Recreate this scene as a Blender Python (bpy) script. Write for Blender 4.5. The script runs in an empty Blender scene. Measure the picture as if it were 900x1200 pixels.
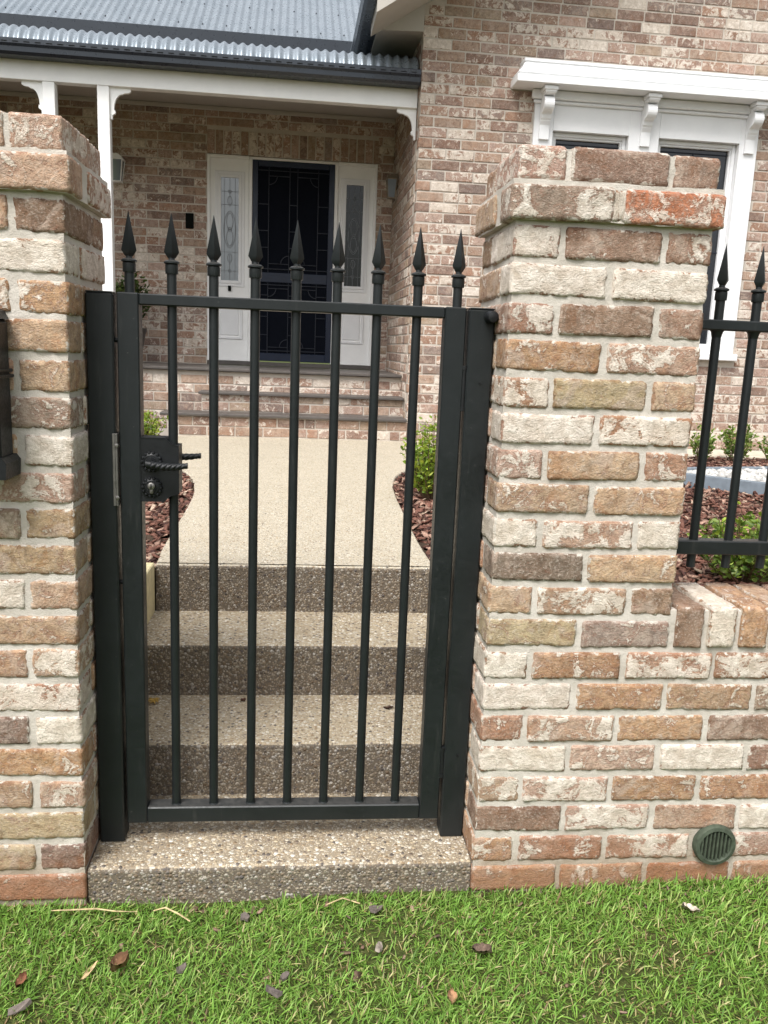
import bpy, math, random
import numpy as np
from mathutils import Vector, Matrix, noise

rnd = random.Random(7)
scene = bpy.context.scene
COL = scene.collection

# ------------------------------------------------------------------ camera
CAM = (0.0406, -1.9358, 1.4048)
FPX, YAW, PITCH, ROLL = 976.5, 0.09786, 0.19351, 0.04022
cy, sy, cp, sp = math.cos(YAW), math.sin(YAW), math.cos(PITCH), math.sin(PITCH)
fwd = Vector((sy * cp, cy * cp, -sp))
rgt = Vector((cy, -sy, 0))
upv = rgt.cross(fwd)
r2 = math.cos(ROLL) * rgt + math.sin(ROLL) * upv
u2 = -math.sin(ROLL) * rgt + math.cos(ROLL) * upv
cam_data = bpy.data.cameras.new("camera")
cam_data.sensor_fit = 'VERTICAL'
cam_data.sensor_height = 36.0
cam_data.lens = 36.0 * FPX / 1200.0
cam_data.clip_start = 0.05
cam_data.clip_end = 500
cam = bpy.data.objects.new("camera", cam_data)
COL.objects.link(cam)
M = Matrix((r2, u2, -fwd)).transposed().to_4x4()
M.translation = Vector(CAM)
cam.matrix_world = M
scene.camera = cam

# ------------------------------------------------------------------ world, sun, exposure
SUN_EL, SUN_AZ = math.radians(57), math.radians(212)      # azimuth clockwise from +Y
world = bpy.data.worlds.new("World")
scene.world = world
world.use_nodes = True
wn = world.node_tree
for n in list(wn.nodes):
    wn.nodes.remove(n)
w_out = wn.nodes.new('ShaderNodeOutputWorld')
w_bg = wn.nodes.new('ShaderNodeBackground')
w_sky = wn.nodes.new('ShaderNodeTexSky')
w_hs = wn.nodes.new('ShaderNodeHueSaturation')
w_sky.sky_type = 'NISHITA'
w_sky.sun_disc = False
w_sky.sun_elevation = SUN_EL
w_sky.sun_rotation = SUN_AZ
w_sky.air_density = 1.0
w_sky.dust_density = 4.0
w_hs.inputs['Saturation'].default_value = 0.22
w_bg.inputs['Strength'].default_value = 0.11
wn.links.new(w_sky.outputs[0], w_hs.inputs['Color'])
wn.links.new(w_hs.outputs[0], w_bg.inputs[0])
wn.links.new(w_bg.outputs[0], w_out.inputs[0])
sun_data = bpy.data.lights.new("sun", 'SUN')
sun_data.energy = 1.5
sun_data.angle = math.radians(24)
sun_data.color = (1.0, 0.98, 0.955)
sun = bpy.data.objects.new("sun", sun_data)
COL.objects.link(sun)
sd = Vector((math.sin(SUN_AZ) * math.cos(SUN_EL), math.cos(SUN_AZ) * math.cos(SUN_EL), math.sin(SUN_EL)))
sun.rotation_euler = sd.to_track_quat('Z', 'Y').to_euler()
sun.location = (-3, -6, 9)
vs = scene.view_settings
vs.view_transform = 'Standard'
vs.look = 'None'
vs.exposure = 1.17
vs.gamma = 1.0
vs.use_curve_mapping = False
scene.cycles.max_bounces = 6
scene.cycles.diffuse_bounces = 3
scene.cycles.glossy_bounces = 3
scene.cycles.transmission_bounces = 3
scene.cycles.caustics_reflective = False
scene.cycles.caustics_refractive = False


# ------------------------------------------------------------------ material helpers
class NT:
    def __init__(self, name):
        self.m = bpy.data.materials.new(name)
        self.m.use_nodes = True
        self.t = self.m.node_tree
        self.b = self.t.nodes['Principled BSDF']

    def n(self, kind, **kw):
        nd = self.t.nodes.new(kind)
        for k, v in kw.items():
            setattr(nd, k, v)
        return nd

    def l(self, a, b):
        self.t.links.new(a, b)

    def val(self, sock, v):
        if hasattr(v, 'is_linked') or isinstance(v, bpy.types.NodeSocket):
            self.l(v, sock)
        else:
            sock.default_value = v

    def math(self, op, a, b=None, c=None, clamp=False):
        nd = self.n('ShaderNodeMath', operation=op, use_clamp=clamp)
        self.val(nd.inputs[0], a)
        if b is not None:
            self.val(nd.inputs[1], b)
        if c is not None:
            self.val(nd.inputs[2], c)
        return nd.outputs[0]

    def vmath(self, op, a, b=None, scale=None):
        nd = self.n('ShaderNodeVectorMath', operation=op)
        self.val(nd.inputs[0], a)
        if b is not None:
            self.val(nd.inputs[1], b)
        if scale is not None:
            self.val(nd.inputs['Scale'], scale)
        return nd.outputs[0]

    def noise(self, vec, scale, detail=4, rough=.6, dist=0):
        nd = self.n('ShaderNodeTexNoise')
        if vec is not None:
            self.l(vec, nd.inputs['Vector'])
        nd.inputs['Scale'].default_value = scale
        nd.inputs['Detail'].default_value = detail
        nd.inputs['Roughness'].default_value = rough
        nd.inputs['Distortion'].default_value = dist
        return nd.outputs['Fac']

    def mix(self, f, a, b, blend='MIX'):
        nd = self.n('ShaderNodeMix', data_type='RGBA', blend_type=blend)
        self.val(nd.inputs['Factor'], f)
        for s, v in ((nd.inputs[6], a), (nd.inputs[7], b)):
            if isinstance(v, (tuple, list)):
                s.default_value = (*v[:3], 1)
            else:
                self.l(v, s)
        return nd.outputs[2]

    def ramp(self, f, stops, interp='LINEAR'):
        nd = self.n('ShaderNodeValToRGB')
        nd.color_ramp.interpolation = interp
        e = nd.color_ramp.elements
        while len(e) < len(stops):
            e.new(.5)
        for i, (p, c) in enumerate(stops):
            e[i].position = p
            e[i].color = (*c[:3], 1)
        self.l(f, nd.inputs[0])
        return nd.outputs[0]

    def mr(self, f, a, b, c=0., d=1., smooth=True):
        nd = self.n('ShaderNodeMapRange', interpolation_type='SMOOTHSTEP' if smooth else 'LINEAR')
        self.val(nd.inputs[0], f)
        for i, v in enumerate((a, b, c, d)):
            nd.inputs[i + 1].default_value = v
        return nd.outputs[0]

    def bump(self, h, strength=.5, dist=.005, normal=None):
        nd = self.n('ShaderNodeBump')
        nd.inputs['Strength'].default_value = strength
        nd.inputs['Distance'].default_value = dist
        self.l(h, nd.inputs['Height'])
        if normal is not None:
            self.l(normal, nd.inputs['Normal'])
        return nd.outputs[0]

    def fin(self, color=None, rough=.8, spec=.3, normal=None, metal=0.):
        if color is not None:
            if isinstance(color, (tuple, list)):
                self.b.inputs['Base Color'].default_value = (*color[:3], 1)
            else:
                self.l(color, self.b.inputs['Base Color'])
        self.val(self.b.inputs['Roughness'], rough)
        self.b.inputs['Specular IOR Level'].default_value = spec
        self.b.inputs['Metallic'].default_value = metal
        if normal is not None:
            self.l(normal, self.b.inputs['Normal'])
        return self.m

    def obj(self):
        return self.n('ShaderNodeTexCoord').outputs['Object']


def brick_mat(name, joined=False, near=True):
    t = NT(name)
    tc = t.n('ShaderNodeTexCoord')
    if joined:
        at = t.n('ShaderNodeAttribute', attribute_name='bcol')
        col, paint = at.outputs['Color'], at.outputs['Alpha']
        vec = tc.outputs['Object']
    else:
        oi = t.n('ShaderNodeObjectInfo')
        col, paint = oi.outputs['Color'], oi.outputs['Alpha']
        off = t.n('ShaderNodeCombineXYZ')
        r = oi.outputs['Random']
        t.l(t.math('MULTIPLY', r, 61.0), off.inputs[0])
        t.l(t.math('MULTIPLY', r, 37.0), off.inputs[1])
        t.l(t.math('MULTIPLY', r, 83.0), off.inputs[2])
        vec = t.vmath('ADD', tc.outputs['Object'], off.outputs[0])
    big = t.noise(vec, 9, 2, .6)
    mid = t.noise(vec, 30, 5, .72, .5)
    fine = t.noise(vec, 150, 3, .75)
    grit = t.noise(vec, 520, 2, .6)
    patch = t.noise(vec, 17, 5, .70, .7)
    dark = t.noise(vec, 21, 3, .66, .4)
    # drag creases left by the wire, slightly tilted along the brick
    mp = t.n('ShaderNodeMapping')
    mp.inputs['Scale'].default_value = (.38, .6, 1.0)
    mp.inputs['Rotation'].default_value = (0, .35, 0)
    t.l(vec, mp.inputs['Vector'])
    cr = t.noise(mp.outputs[0], 70, 3, .6, 1.0)
    crease = t.mr(t.math('ABSOLUTE', t.math('SUBTRACT', cr, .5)), .0, .07, 1., 0.)
    pore = t.n('ShaderNodeTexVoronoi')
    t.l(vec, pore.inputs['Vector'])
    pore.inputs['Scale'].default_value = 120
    pit = t.mr(pore.outputs['Distance'], .0, .20, 1., 0.)
    c1 = t.mix(t.mr(mid, .32, .70), t.vmath('MULTIPLY', col, (.82, .78, .74)), t.vmath('MULTIPLY', col, (1.32, 1.28, 1.22)))
    c1 = t.mix(t.mr(big, .46, .66, 0, .45), c1, t.vmath('MULTIPLY', col, (1.04, .90, .80)))
    c1 = t.mix(t.mr(dark, .62, .72, 0, .45), c1, (.11, .08, .065))
    c1 = t.mix(t.mr(patch, .36, .44, .6, 0.), c1, t.vmath('MULTIPLY', col, (.58, .48, .42)))
    blush = t.noise(vec, 12, 3, .6, .9)
    c1 = t.mix(t.mr(blush, .54, .64, 0, .55), c1, (.46, .36, .29))
    c1 = t.mix(t.mr(blush, .34, .44, .5, 0.), c1, t.vmath('MULTIPLY', col, (.95, .70, .52)))
    c1 = t.mix(t.mr(fine, .54, .72, 0, .50), c1, (.58, .50, .42))
    c1 = t.mix(t.math('MULTIPLY', crease, .16), c1, (.13, .085, .06))
    # old lime paint and mortar smears, chipped off along the arrises
    pm = t.math('ADD', patch, t.math('MULTIPLY', t.math('SUBTRACT', paint, .5), .56))
    pm = t.math('ADD', pm, t.math('MULTIPLY', t.math('SUBTRACT', fine, .5), .22))
    if not joined and near:
        g = t.n('ShaderNodeSeparateXYZ')
        t.l(tc.outputs['Generated'], g.inputs[0])
        ex = t.math('MULTIPLY', t.math('MINIMUM', g.outputs[0], t.math('SUBTRACT', 1., g.outputs[0])), .23)
        ez = t.math('MULTIPLY', t.math('MINIMUM', g.outputs[2], t.math('SUBTRACT', 1., g.outputs[2])), .072)
        ey = t.math('MULTIPLY', t.math('MINIMUM', g.outputs[1], t.math('SUBTRACT', 1., g.outputs[1])), .109)
        e = t.math('MAXIMUM', t.math('MINIMUM', ex, ey), t.math('MINIMUM', t.math('MAXIMUM', ex, ey), ez))
        raw_e = e
        e = t.math('ADD', e, t.math('MULTIPLY', t.math('SUBTRACT', mid, .5), .03))
        pm = t.math('SUBTRACT', pm, t.mr(e, .0, .010, .24, 0.))
    if not joined and near:
        e2 = t.math('ADD', e, t.math('MULTIPLY', t.math('SUBTRACT', patch, .5), .045))
        c1 = t.mix(t.mr(e2, .001, .0065, .62, 0.), c1, t.vmath('MULTIPLY', col, (.52, .36, .28)))
    rim = t.math('MULTIPLY', t.mr(pm, .44, .50), t.mr(pm, .50, .56, 1., 0.))
    c1 = t.mix(t.math('MULTIPLY', rim, .55), c1, (.20, .085, .05))
    pmask = t.mr(pm, .500, .575)
    pc = t.mix(t.mr(mid, .35, .68), (.54, .47, .39), (.80, .74, .66))
    pc = t.mix(t.mr(big, .5, .7, 0, .4), pc, (.56, .49, .39))
    pc = t.mix(t.math('MULTIPLY', crease, .2), pc, (.34, .26, .20))
    haze = t.math('MULTIPLY', t.mr(t.noise(vec, 24, 4, .75), .38, .66), t.mr(fine, .36, .62))
    c1 = t.mix(t.math('MULTIPLY', haze, .24 if near else .20), c1, (.62, .54, .465))
    c2 = t.mix(t.math('MULTIPLY', pmask, .80), c1, pc)
    if not joined and near:
        sm = t.math('ADD', raw_e, t.math('MULTIPLY', t.math('SUBTRACT', t.noise(vec, 33, 4, .68, .4), .5), .050))
        smear = t.mr(sm, -.0005, .0035, 1., 0.)
        c2 = t.mix(t.math('MULTIPLY', smear, .88), c2, t.mix(t.mr(fine, .35, .65), (.49, .44, .375), (.62, .575, .51)))
    c2 = t.mix(t.mr(grit, .58, .72, 0, .55), c2, t.vmath('MULTIPLY', c2, (.58, .53, .50)))
    c2 = t.mix(t.math('MULTIPLY', pit, .25), c2, (.16, .11, .08))
    if near and not joined:
        ps = t.n('ShaderNodeSeparateXYZ')
        t.l(t.n('ShaderNodeNewGeometry').outputs['Position'], ps.inputs[0])
        dz = t.math('ADD', ps.outputs[2], t.math('MULTIPLY', t.math('SUBTRACT', patch, .5), .30))
        c2 = t.mix(t.mr(dz, .02, .19, .72, 0.), c2, (.25, .115, .06))
    h = t.math('ADD', t.math('MULTIPLY', mid, .95), t.math('MULTIPLY', fine, .8))
    h = t.math('ADD', h, t.math('MULTIPLY', pmask, .22))
    h = t.math('ADD', h, t.math('MULTIPLY', grit, .18))
    h = t.math('SUBTRACT', h, t.math('MULTIPLY', crease, .12))
    h = t.math('SUBTRACT', h, t.math('MULTIPLY', pit, .35))
    if not near:
        h = t.math('ADD', mid, t.math('MULTIPLY', pmask, .2))
    nb = t.bump(h, .8 if near else .5, .005)
    return t.fin(c2, .95, .12, nb)


def mortar_mat(name, a, b):
    t = NT(name)
    o = t.obj()
    n1 = t.noise(o, 7, 5, .65)
    n2 = t.noise(o, 90, 5, .7)
    n3 = t.noise(o, 300, 3, .6)
    c = t.mix(t.mr(n1, .3, .7), a, b)
    c = t.mix(t.mr(n2, .55, .75, 0, .4), c, tuple(x * .7 for x in a))
    sep = t.n('ShaderNodeSeparateXYZ')
    t.l(o, sep.inputs[0])
    # soil splash just above the ground
    d = t.math('ADD', sep.outputs[2], t.math('MULTIPLY', t.math('SUBTRACT', n1, .5), .25))
    c = t.mix(t.mr(d, .03, .20, .6, 0.), c, (.27, .18, .11))
    nb = t.bump(t.math('ADD', n2, t.math('MULTIPLY', n3, .6)), .6, .004)
    return t.fin(c, .95, .1, nb)


def aggregate_mat(name, matrix, pebbles, cover, dirt):
    t = NT(name)
    o = t.obj()
    cols, hs, masks = None, None, None
    out = None
    for i, (sc, thr) in enumerate(((92, .62), (175, .62))):
        v = t.n('ShaderNodeTexVoronoi')
        t.l(t.vmath('ADD', o, (i * 3.1, i * 1.7, i * .9)), v.inputs['Vector'])
        v.inputs['Scale'].default_value = sc
        v.inputs['Randomness'].default_value = .95
        sx = t.n('ShaderNodeSeparateColor')
        t.l(v.outputs['Color'], sx.inputs[0])
        pc = t.ramp(sx.outputs[0], pebbles, 'CONSTANT')
        pc = t.mix(t.math('MULTIPLY', sx.outputs[1], .45), pc, (.30, .25, .19), 'MULTIPLY')
        lim = t.math('ADD', t.math('MULTIPLY', sx.outputs[2], .35), cover)
        m = t.math('SUBTRACT', lim, v.outputs['Distance'])
        mask = t.mr(m, .0, .12)
        hh = t.math('MULTIPLY', t.mr(m, 0, .45), .9 if i == 0 else .5)
        if out is None:
            small = None
            out, hs, masks = pc, hh, mask
            first = (pc, mask, hh)
        else:
            base = t.mix(mask, matrix, pc)
            out = t.mix(first[1], base, first[0])
            hs = t.math('MAXIMUM', first[2], t.math('MULTIPLY', hh, .7))
    n1 = t.noise(o, 5, 5, .6)
    n2 = t.noise(o, 28, 4, .65)
    out = t.mix(t.mr(n1, .4, .72, 0, dirt), out, t.vmath('MULTIPLY', out, (.62, .56, .48)))
    out = t.mix(t.mr(n2, .58, .75, 0, dirt * .8), out, (.16, .12, .08))
    nb = t.bump(t.math('ADD', hs, t.math('MULTIPLY', t.noise(o, 400, 2), .15)), .8, .004)
    return t.fin(out, .7, .3, nb)


def plain_mat(name, col, rough=.5, spec=.4, var=.12, scale=12, bump=0., bscale=200, metal=0.):
    t = NT(name)
    o = t.obj()
    n1 = t.noise(o, scale, 5, .65)
    c = t.mix(t.mr(n1, .3, .7), tuple(x * (1 - var) for x in col), tuple(min(1, x * (1 + var)) for x in col))
    nb = None
    if bump:
        nb = t.bump(t.noise(o, bscale, 4, .6), bump, .003)
    r = t.mr(t.noise(o, scale * 4, 4), .3, .7, max(.02, rough - .07), min(1, rough + .08))
    return t.fin(c, r, spec, nb, metal)


def attr_mat(name, attr, rough=.7, spec=.25, translucent=0., nscale=0):
    t = NT(name)
    a = t.n('ShaderNodeAttribute', attribute_name=attr)
    c = a.outputs['Color']
    if nscale:
        f = t.noise(t.obj(), nscale, 4, .7)
        c = t.mix(t.mr(f, .3, .7), t.vmath('MULTIPLY', c, (.6, .6, .6)), t.vmath('MULTIPLY', c, (1.25, 1.22, 1.2)))
    m = t.fin(c, rough, spec)
    if translucent:
        tr = t.n('ShaderNodeBsdfTranslucent')
        t.l(t.vmath('MULTIPLY', c, (1.25, 1.3, .7)), tr.inputs[0])
        mx = t.n('ShaderNodeMixShader')
        mx.inputs[0].default_value = translucent
        t.l(t.b.outputs[0], mx.inputs[1])
        t.l(tr.outputs[0], mx.inputs[2])
        t.l(mx.outputs[0], t.t.nodes['Material Output'].inputs[0])
    return m


MAT = {}
MAT['brick'] = brick_mat('reclaimed_brick')
MAT['hbrick'] = brick_mat('house_brick', near=False)
MAT['hbrick_j'] = brick_mat('house_brick_joined', joined=True, near=False)
MAT['mortar'] = mortar_mat('mortar', (.47, .425, .365), (.60, .555, .495))
MAT['hmortar'] = mortar_mat('house_mortar', (.47, .42, .36), (.56, .505, .44))
PEB = [(0, (.55, .475, .355)), (.22, (.68, .63, .53)), (.40, (.37, .28, .18)), (.55, (.58, .48, .335)),
       (.72, (.26, .21, .165)), (.80, (.76, .715, .62)), (.92, (.15, .13, .115))]
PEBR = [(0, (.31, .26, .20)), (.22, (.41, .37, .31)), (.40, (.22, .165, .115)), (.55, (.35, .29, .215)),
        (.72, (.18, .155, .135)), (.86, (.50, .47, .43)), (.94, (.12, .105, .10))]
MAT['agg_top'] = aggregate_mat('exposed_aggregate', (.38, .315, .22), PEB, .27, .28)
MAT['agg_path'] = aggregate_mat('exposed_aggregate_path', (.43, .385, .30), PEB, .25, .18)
MAT['agg_riser'] = aggregate_mat('exposed_aggregate_weathered_riser', (.135, .110, .083), PEBR, .30, .28)  # darker matrix and pebbles than the treads, on the step fronts
MAT['agg_sill'] = aggregate_mat('exposed_aggregate_sill', (.28, .23, .165), PEB, .29, .40)
MAT['gate'] = plain_mat('charcoal_powder_coat', (.015, .019, .020), .38, .5, .12, 9, .05, 500)


def gate_mat():
    t = NT('charcoal_powder_coat')
    o = t.obj()
    n1 = t.noise(o, 7, 4, .6)
    n2 = t.noise(o, 90, 4, .7)
    c = t.mix(t.mr(n1, .3, .7), (.008, .0105, .011), (.012, .015, .016))
    sc = t.n('ShaderNodeMapping')
    sc.inputs['Scale'].default_value = (1, 1, .12)
    t.l(o, sc.inputs['Vector'])
    run = t.noise(sc.outputs[0], 45, 4, .6)
    c = t.mix(t.mr(run, .58, .74, 0, .35), c, (.045, .045, .042))          # dried water runs
    c = t.mix(t.mr(n2, .67, .76, 0, .5), c, (.11, .105, .095))             # dust specks
    # settled dust on the ledges
    nz = t.n('ShaderNodeSeparateXYZ')
    t.l(t.n('ShaderNodeNewGeometry').outputs['Normal'], nz.inputs[0])
    c = t.mix(t.math('MULTIPLY', t.mr(nz.outputs[2], .6, .95), t.mr(n2, .3, .7, .10, .35)), c, (.13, .12, .11))
    return t.fin(c, t.mr(n2, .3, .7, .34, .5), .38, t.bump(t.noise(o, 600, 2), .06, .002))


MAT['gate'] = gate_mat()
MAT['gate_worn'] = plain_mat('blackened_iron', (.007, .008, .009), .45, .35, .3, 40, .12, 260)
MAT['steel'] = plain_mat('dull_steel', (.22, .21, .195), .45, .5, .2, 30, 0, 0, .8)
MAT['white'] = plain_mat('white_paint', (.86, .86, .845), .5, .35, .03, 6, .06, 60)
MAT['white_trim'] = plain_mat('white_moulding_paint', (.78, .785, .79), .45, .4, .03, 5, .1, 90)
MAT['cream'] = plain_mat('cream_soffit_paint', (.46, .43, .385), .6, .3, .04, 6)
MAT['gutter'] = plain_mat('dark_gutter_steel', (.017, .023, .032), .32, .5, .1, 5)
MAT['tile'] = plain_mat('dark_step_tile', (.085, .075, .068), .5, .4, .15, 8)
MAT['navy'] = plain_mat('navy_door_paint', (.007, .013, .032), .35, .35, .1, 8)
MAT['mesh'] = plain_mat('dark_screen_mesh', (.003, .0045, .009), .8, .1, .1, 100)
MAT['grille'] = plain_mat('grey_grille_bars', (.017, .020, .030), .5, .25, .1, 30)
MAT['lead'] = plain_mat('lead_came', (.11, .12, .13), .4, .5, .1, 60)
MAT['timber'] = plain_mat('pale_treated_pine', (.66, .57, .34), .75, .2, .12, 30, .3, 90)
MAT['bronze'] = plain_mat('aged_bronze', (.20, .16, .11), .5, .4, .2, 20)
MAT['vent'] = plain_mat('green_plastic', (.058, .072, .050), .65, .25, .3, 60, .1, 300)
MAT['hole'] = plain_mat('dark_hollow', (.006, .007, .006), .9, .1, .1)
MAT['edging'] = plain_mat('grey_blue_edging', (.17, .20, .23), .65, .3, .12, 20, .2, 150)
MAT['soil'] = plain_mat('dark_soil', (.06, .042, .03), .95, .1, .3, 30, .8, 60)
MAT['apron'] = plain_mat('pale_concrete', (.52, .46, .37), .85, .2, .12, 12, .3, 150)
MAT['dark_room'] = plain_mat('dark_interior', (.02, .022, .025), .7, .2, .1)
MAT['dead'] = attr_mat('dead_leaf', 'lcol', .75, .2, 0, 60)
MAT['leaf'] = attr_mat('leaf', 'lcol', .45, .4, .30)
MAT['blade'] = attr_mat('grass_blade', 'lcol', .55, .3, .35)
MAT['mulch'] = attr_mat('mulch_chip', 'lcol', .75, .25, 0, 90)
MAT['pebble'] = attr_mat('white_pebble', 'lcol', .6, .3)
MAT['stem'] = plain_mat('woody_stem', (.13, .085, .05), .85, .2, .25, 40, .4, 120)


def lawn_mat():
    t = NT('lawn_thatch')
    o = t.obj()
    a = t.noise(o, 3, 6, .7)
    b = t.noise(o, 60, 5, .75)
    c = t.mix(t.mr(b, .3, .7), (.035, .045, .014), (.10, .12, .035))
    c = t.mix(t.mr(a, .55, .75, 0, .5), c, (.13, .10, .05))
    return t.fin(c, .95, .1, t.bump(b, .8, .02))


MAT['lawn'] = lawn_mat()


def roof_mat():
    t = NT('galvanised_corrugated_steel')
    o = t.obj()
    a = t.noise(o, 5, 4, .6)
    b = t.noise(o, 45, 3, .5)
    c = t.mix(t.mr(a, .3, .7), (.25, .29, .325), (.30, .34, .375))
    return t.fin(c, t.mr(b, .3, .7, .26, .36), .5, None, .45)


MAT['zinc'] = roof_mat()


def glass_mat(name, col, ior):
    t = NT(name)
    t.b.inputs['IOR'].default_value = ior
    n1 = t.noise(t.obj(), 9, 3)
    return t.fin(col, .04, .5, t.bump(n1, .04, .01))


MAT['glass'] = glass_mat('window_glass', (.012, .014, .018), 1.55)
MAT['leadglass'] = glass_mat('leadlight_glass', (.17, .205, .23), 1.9)  # pale base colour imitates the sky mirrored in the left side light
MAT['leadglass_dark'] = glass_mat('leadlight_glass_dark', (.006, .010, .009), 1.4)  # dark base colour imitates a tree mirrored in the right side light


# ------------------------------------------------------------------ mesh helpers
def mesh_from(name, verts, faces, mats, smooth=False, midx=None):
    me = bpy.data.meshes.new(name)
    me.from_pydata([tuple(v) for v in verts], [], faces)
    for m in (mats if isinstance(mats, (list, tuple)) else [mats]):
        me.materials.append(MAT[m])
    if midx is not None:
        me.polygons.foreach_set('material_index', midx)
    if smooth:
        me.polygons.foreach_set('use_smooth', [True] * len(me.polygons))
    me.update()
    return me


def link(name, me, parent=None, loc=(0, 0, 0), rot=(0, 0, 0), scale=(1, 1, 1)):
    o = bpy.data.objects.new(name, me)
    COL.objects.link(o)
    o.location, o.rotation_euler, o.scale = loc, rot, scale
    if parent is not None:
        o.parent = parent
    return o


def empty(name, loc=(0, 0, 0), rz=0.):
    return link(name, None, None, loc, (0, 0, rz))


def tag(o, label, cat, group=None):
    o['label'] = label
    o['category'] = cat
    if group:
        o['group'] = group
    return o


def struct(o):
    o['kind'] = 'structure'
    return o


def stuff(o):
    o['kind'] = 'stuff'
    return o


class MB:
    """collects shapes, builds one mesh object"""

    def __init__(self):
        self.v, self.f, self.mi = [], [], []
        self.cur = 0

    def add(self, vs, fs):
        k = len(self.v)
        self.v += [tuple(p) for p in vs]
        self.f += [tuple(i + k for i in q) for q in fs]
        self.mi += [self.cur] * len(fs)
        return self

    def box(self, x0, x1, y0, y1, z0, z1, b=0.):
        b = min(b, .45 * min(abs(x1 - x0), abs(y1 - y0), abs(z1 - z0)))
        if b <= 0:
            vs = [(x, y, z) for z in (z0, z1) for y in (y0, y1) for x in (x0, x1)]
            return self.add(vs, [(0, 2, 3, 1), (4, 5, 7, 6), (0, 1, 5, 4), (2, 6, 7, 3), (0, 4, 6, 2), (1, 3, 7, 5)])
        c = ((x0 + x1) / 2, (y0 + y1) / 2, (z0 + z1) / 2)
        h = ((x1 - x0) / 2, (y1 - y0) / 2, (z1 - z0) / 2)
        vs, idx = [], {}
        for sx in (-1, 1):
            for sy_ in (-1, 1):
                for sz in (-1, 1):
                    for ax in range(3):
                        s = (sx, sy_, sz)
                        p = [c[i] + s[i] * (h[i] - (0 if i == ax else b)) for i in range(3)]
                        idx[(sx, sy_, sz, ax)] = len(vs)
                        vs.append(p)
        fs = []

        def face(ids):
            pts = [Vector(vs[i]) for i in ids]
            n = (pts[1] - pts[0]).cross(pts[2] - pts[0])
            mid = sum(pts, Vector()) / len(pts) - Vector(c)
            fs.append(tuple(ids) if n.dot(mid) > 0 else tuple(reversed(ids)))
        for ax in range(3):
            o1, o2 = [i for i in range(3) if i != ax]
            for s in (-1, 1):
                q = []
                for a, bb in ((-1, -1), (1, -1), (1, 1), (-1, 1)):
                    t = [0, 0, 0]
                    t[ax], t[o1], t[o2] = s, a, bb
                    q.append(idx[(*t, ax)])
                face(q)
            for a in (-1, 1):
                for bb in (-1, 1):
                    t0, t1 = [0, 0, 0], [0, 0, 0]
                    t0[ax], t1[ax] = -1, 1
                    t0[o1] = t1[o1] = a
                    t0[o2] = t1[o2] = bb
                    face([idx[(*t0, o1)], idx[(*t1, o1)], idx[(*t1, o2)], idx[(*t0, o2)]])
        for sx in (-1, 1):
            for sy_ in (-1, 1):
                for sz in (-1, 1):
                    face([idx[(sx, sy_, sz, a)] for a in range(3)])
        return self.add(vs, fs)

    def lathe(self, prof, c=(0, 0, 0), n=14, axis='Z', phase=0.):
        vs, fs = [], []
        for r, z in prof:
            for k in range(n):
                a = phase + 2 * math.pi * k / n
                p = (r * math.cos(a), r * math.sin(a), z)
                if axis == 'Y':
                    p = (p[0], p[2], p[1])
                elif axis == 'X':
                    p = (p[2], p[0], p[1])
                vs.append((c[0] + p[0], c[1] + p[1], c[2] + p[2]))
        m = len(prof)
        flip = axis == 'Y'
        for i in range(m - 1):
            for k in range(n):
                q = (i * n + k, i * n + (k + 1) % n, (i + 1) * n + (k + 1) % n, (i + 1) * n + k)
                fs.append(tuple(reversed(q)) if flip else q)
        lo, hi = tuple(range(n)), tuple(range((m - 1) * n, m * n))
        fs.append(lo if flip else tuple(reversed(lo)))
        fs.append(tuple(reversed(hi)) if flip else hi)
        return self.add(vs, fs)

    def prism(self, poly, a0, a1, axis='Y'):
        """polygon in the other two axes, extruded along axis"""
        n = len(poly)

        def P(u, w, a):
            return {'Y': (u, a, w), 'X': (a, u, w), 'Z': (u, w, a)}[axis]
        vs = [P(u, w, a0) for u, w in poly] + [P(u, w, a1) for u, w in poly]
        fs = [tuple(range(n)), tuple(range(2 * n - 1, n - 1, -1))]
        for i in range(n):
            j = (i + 1) % n
            fs.append((i, n + i, n + j, j))
        return self.add(vs, fs)

    def bar(self, p, q, w, d):
        """thin rectangular bar between two points, d along Y, w across"""
        p, q = Vector(p), Vector(q)
        t = (q - p).normalized()
        s = Vector((0, 1, 0)).cross(t).normalized() * (w / 2)
        y = Vector((0, d / 2, 0))
        vs = [p - s - y, p + s - y, p + s + y, p - s + y, q - s - y, q + s - y, q + s + y, q - s + y]
        return self.add(vs, [(0, 1, 2, 3), (7, 6, 5, 4), (0, 4, 5, 1), (1, 5, 6, 2), (2, 6, 7, 3), (3, 7, 4, 0)])

    def tube(self, pts, rad, n=6):
        vs, fs = [], []
        pts = [Vector(p) for p in pts]
        for i, p in enumerate(pts):
            t = (pts[min(i + 1, len(pts) - 1)] - pts[max(i - 1, 0)]).normalized()
            a = t.orthogonal().normalized() if abs(t.z) > .9 else t.cross(Vector((0, 0, 1))).normalized()
            b = t.cross(a)
            r = rad[i] if isinstance(rad, (list, tuple)) else rad
            for k in range(n):
                th = 2 * math.pi * k / n
                vs.append(p + r * (math.cos(th) * a + math.sin(th) * b))
        for i in range(len(pts) - 1):
            for k in range(n):
                fs.append((i * n + k, i * n + (k + 1) % n, (i + 1) * n + (k + 1) % n, (i + 1) * n + k))
        fs.append(tuple(range(n - 1, -1, -1)))
        fs.append(tuple(range((len(pts) - 1) * n, len(pts) * n)))
        return self.add(vs, fs)

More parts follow.
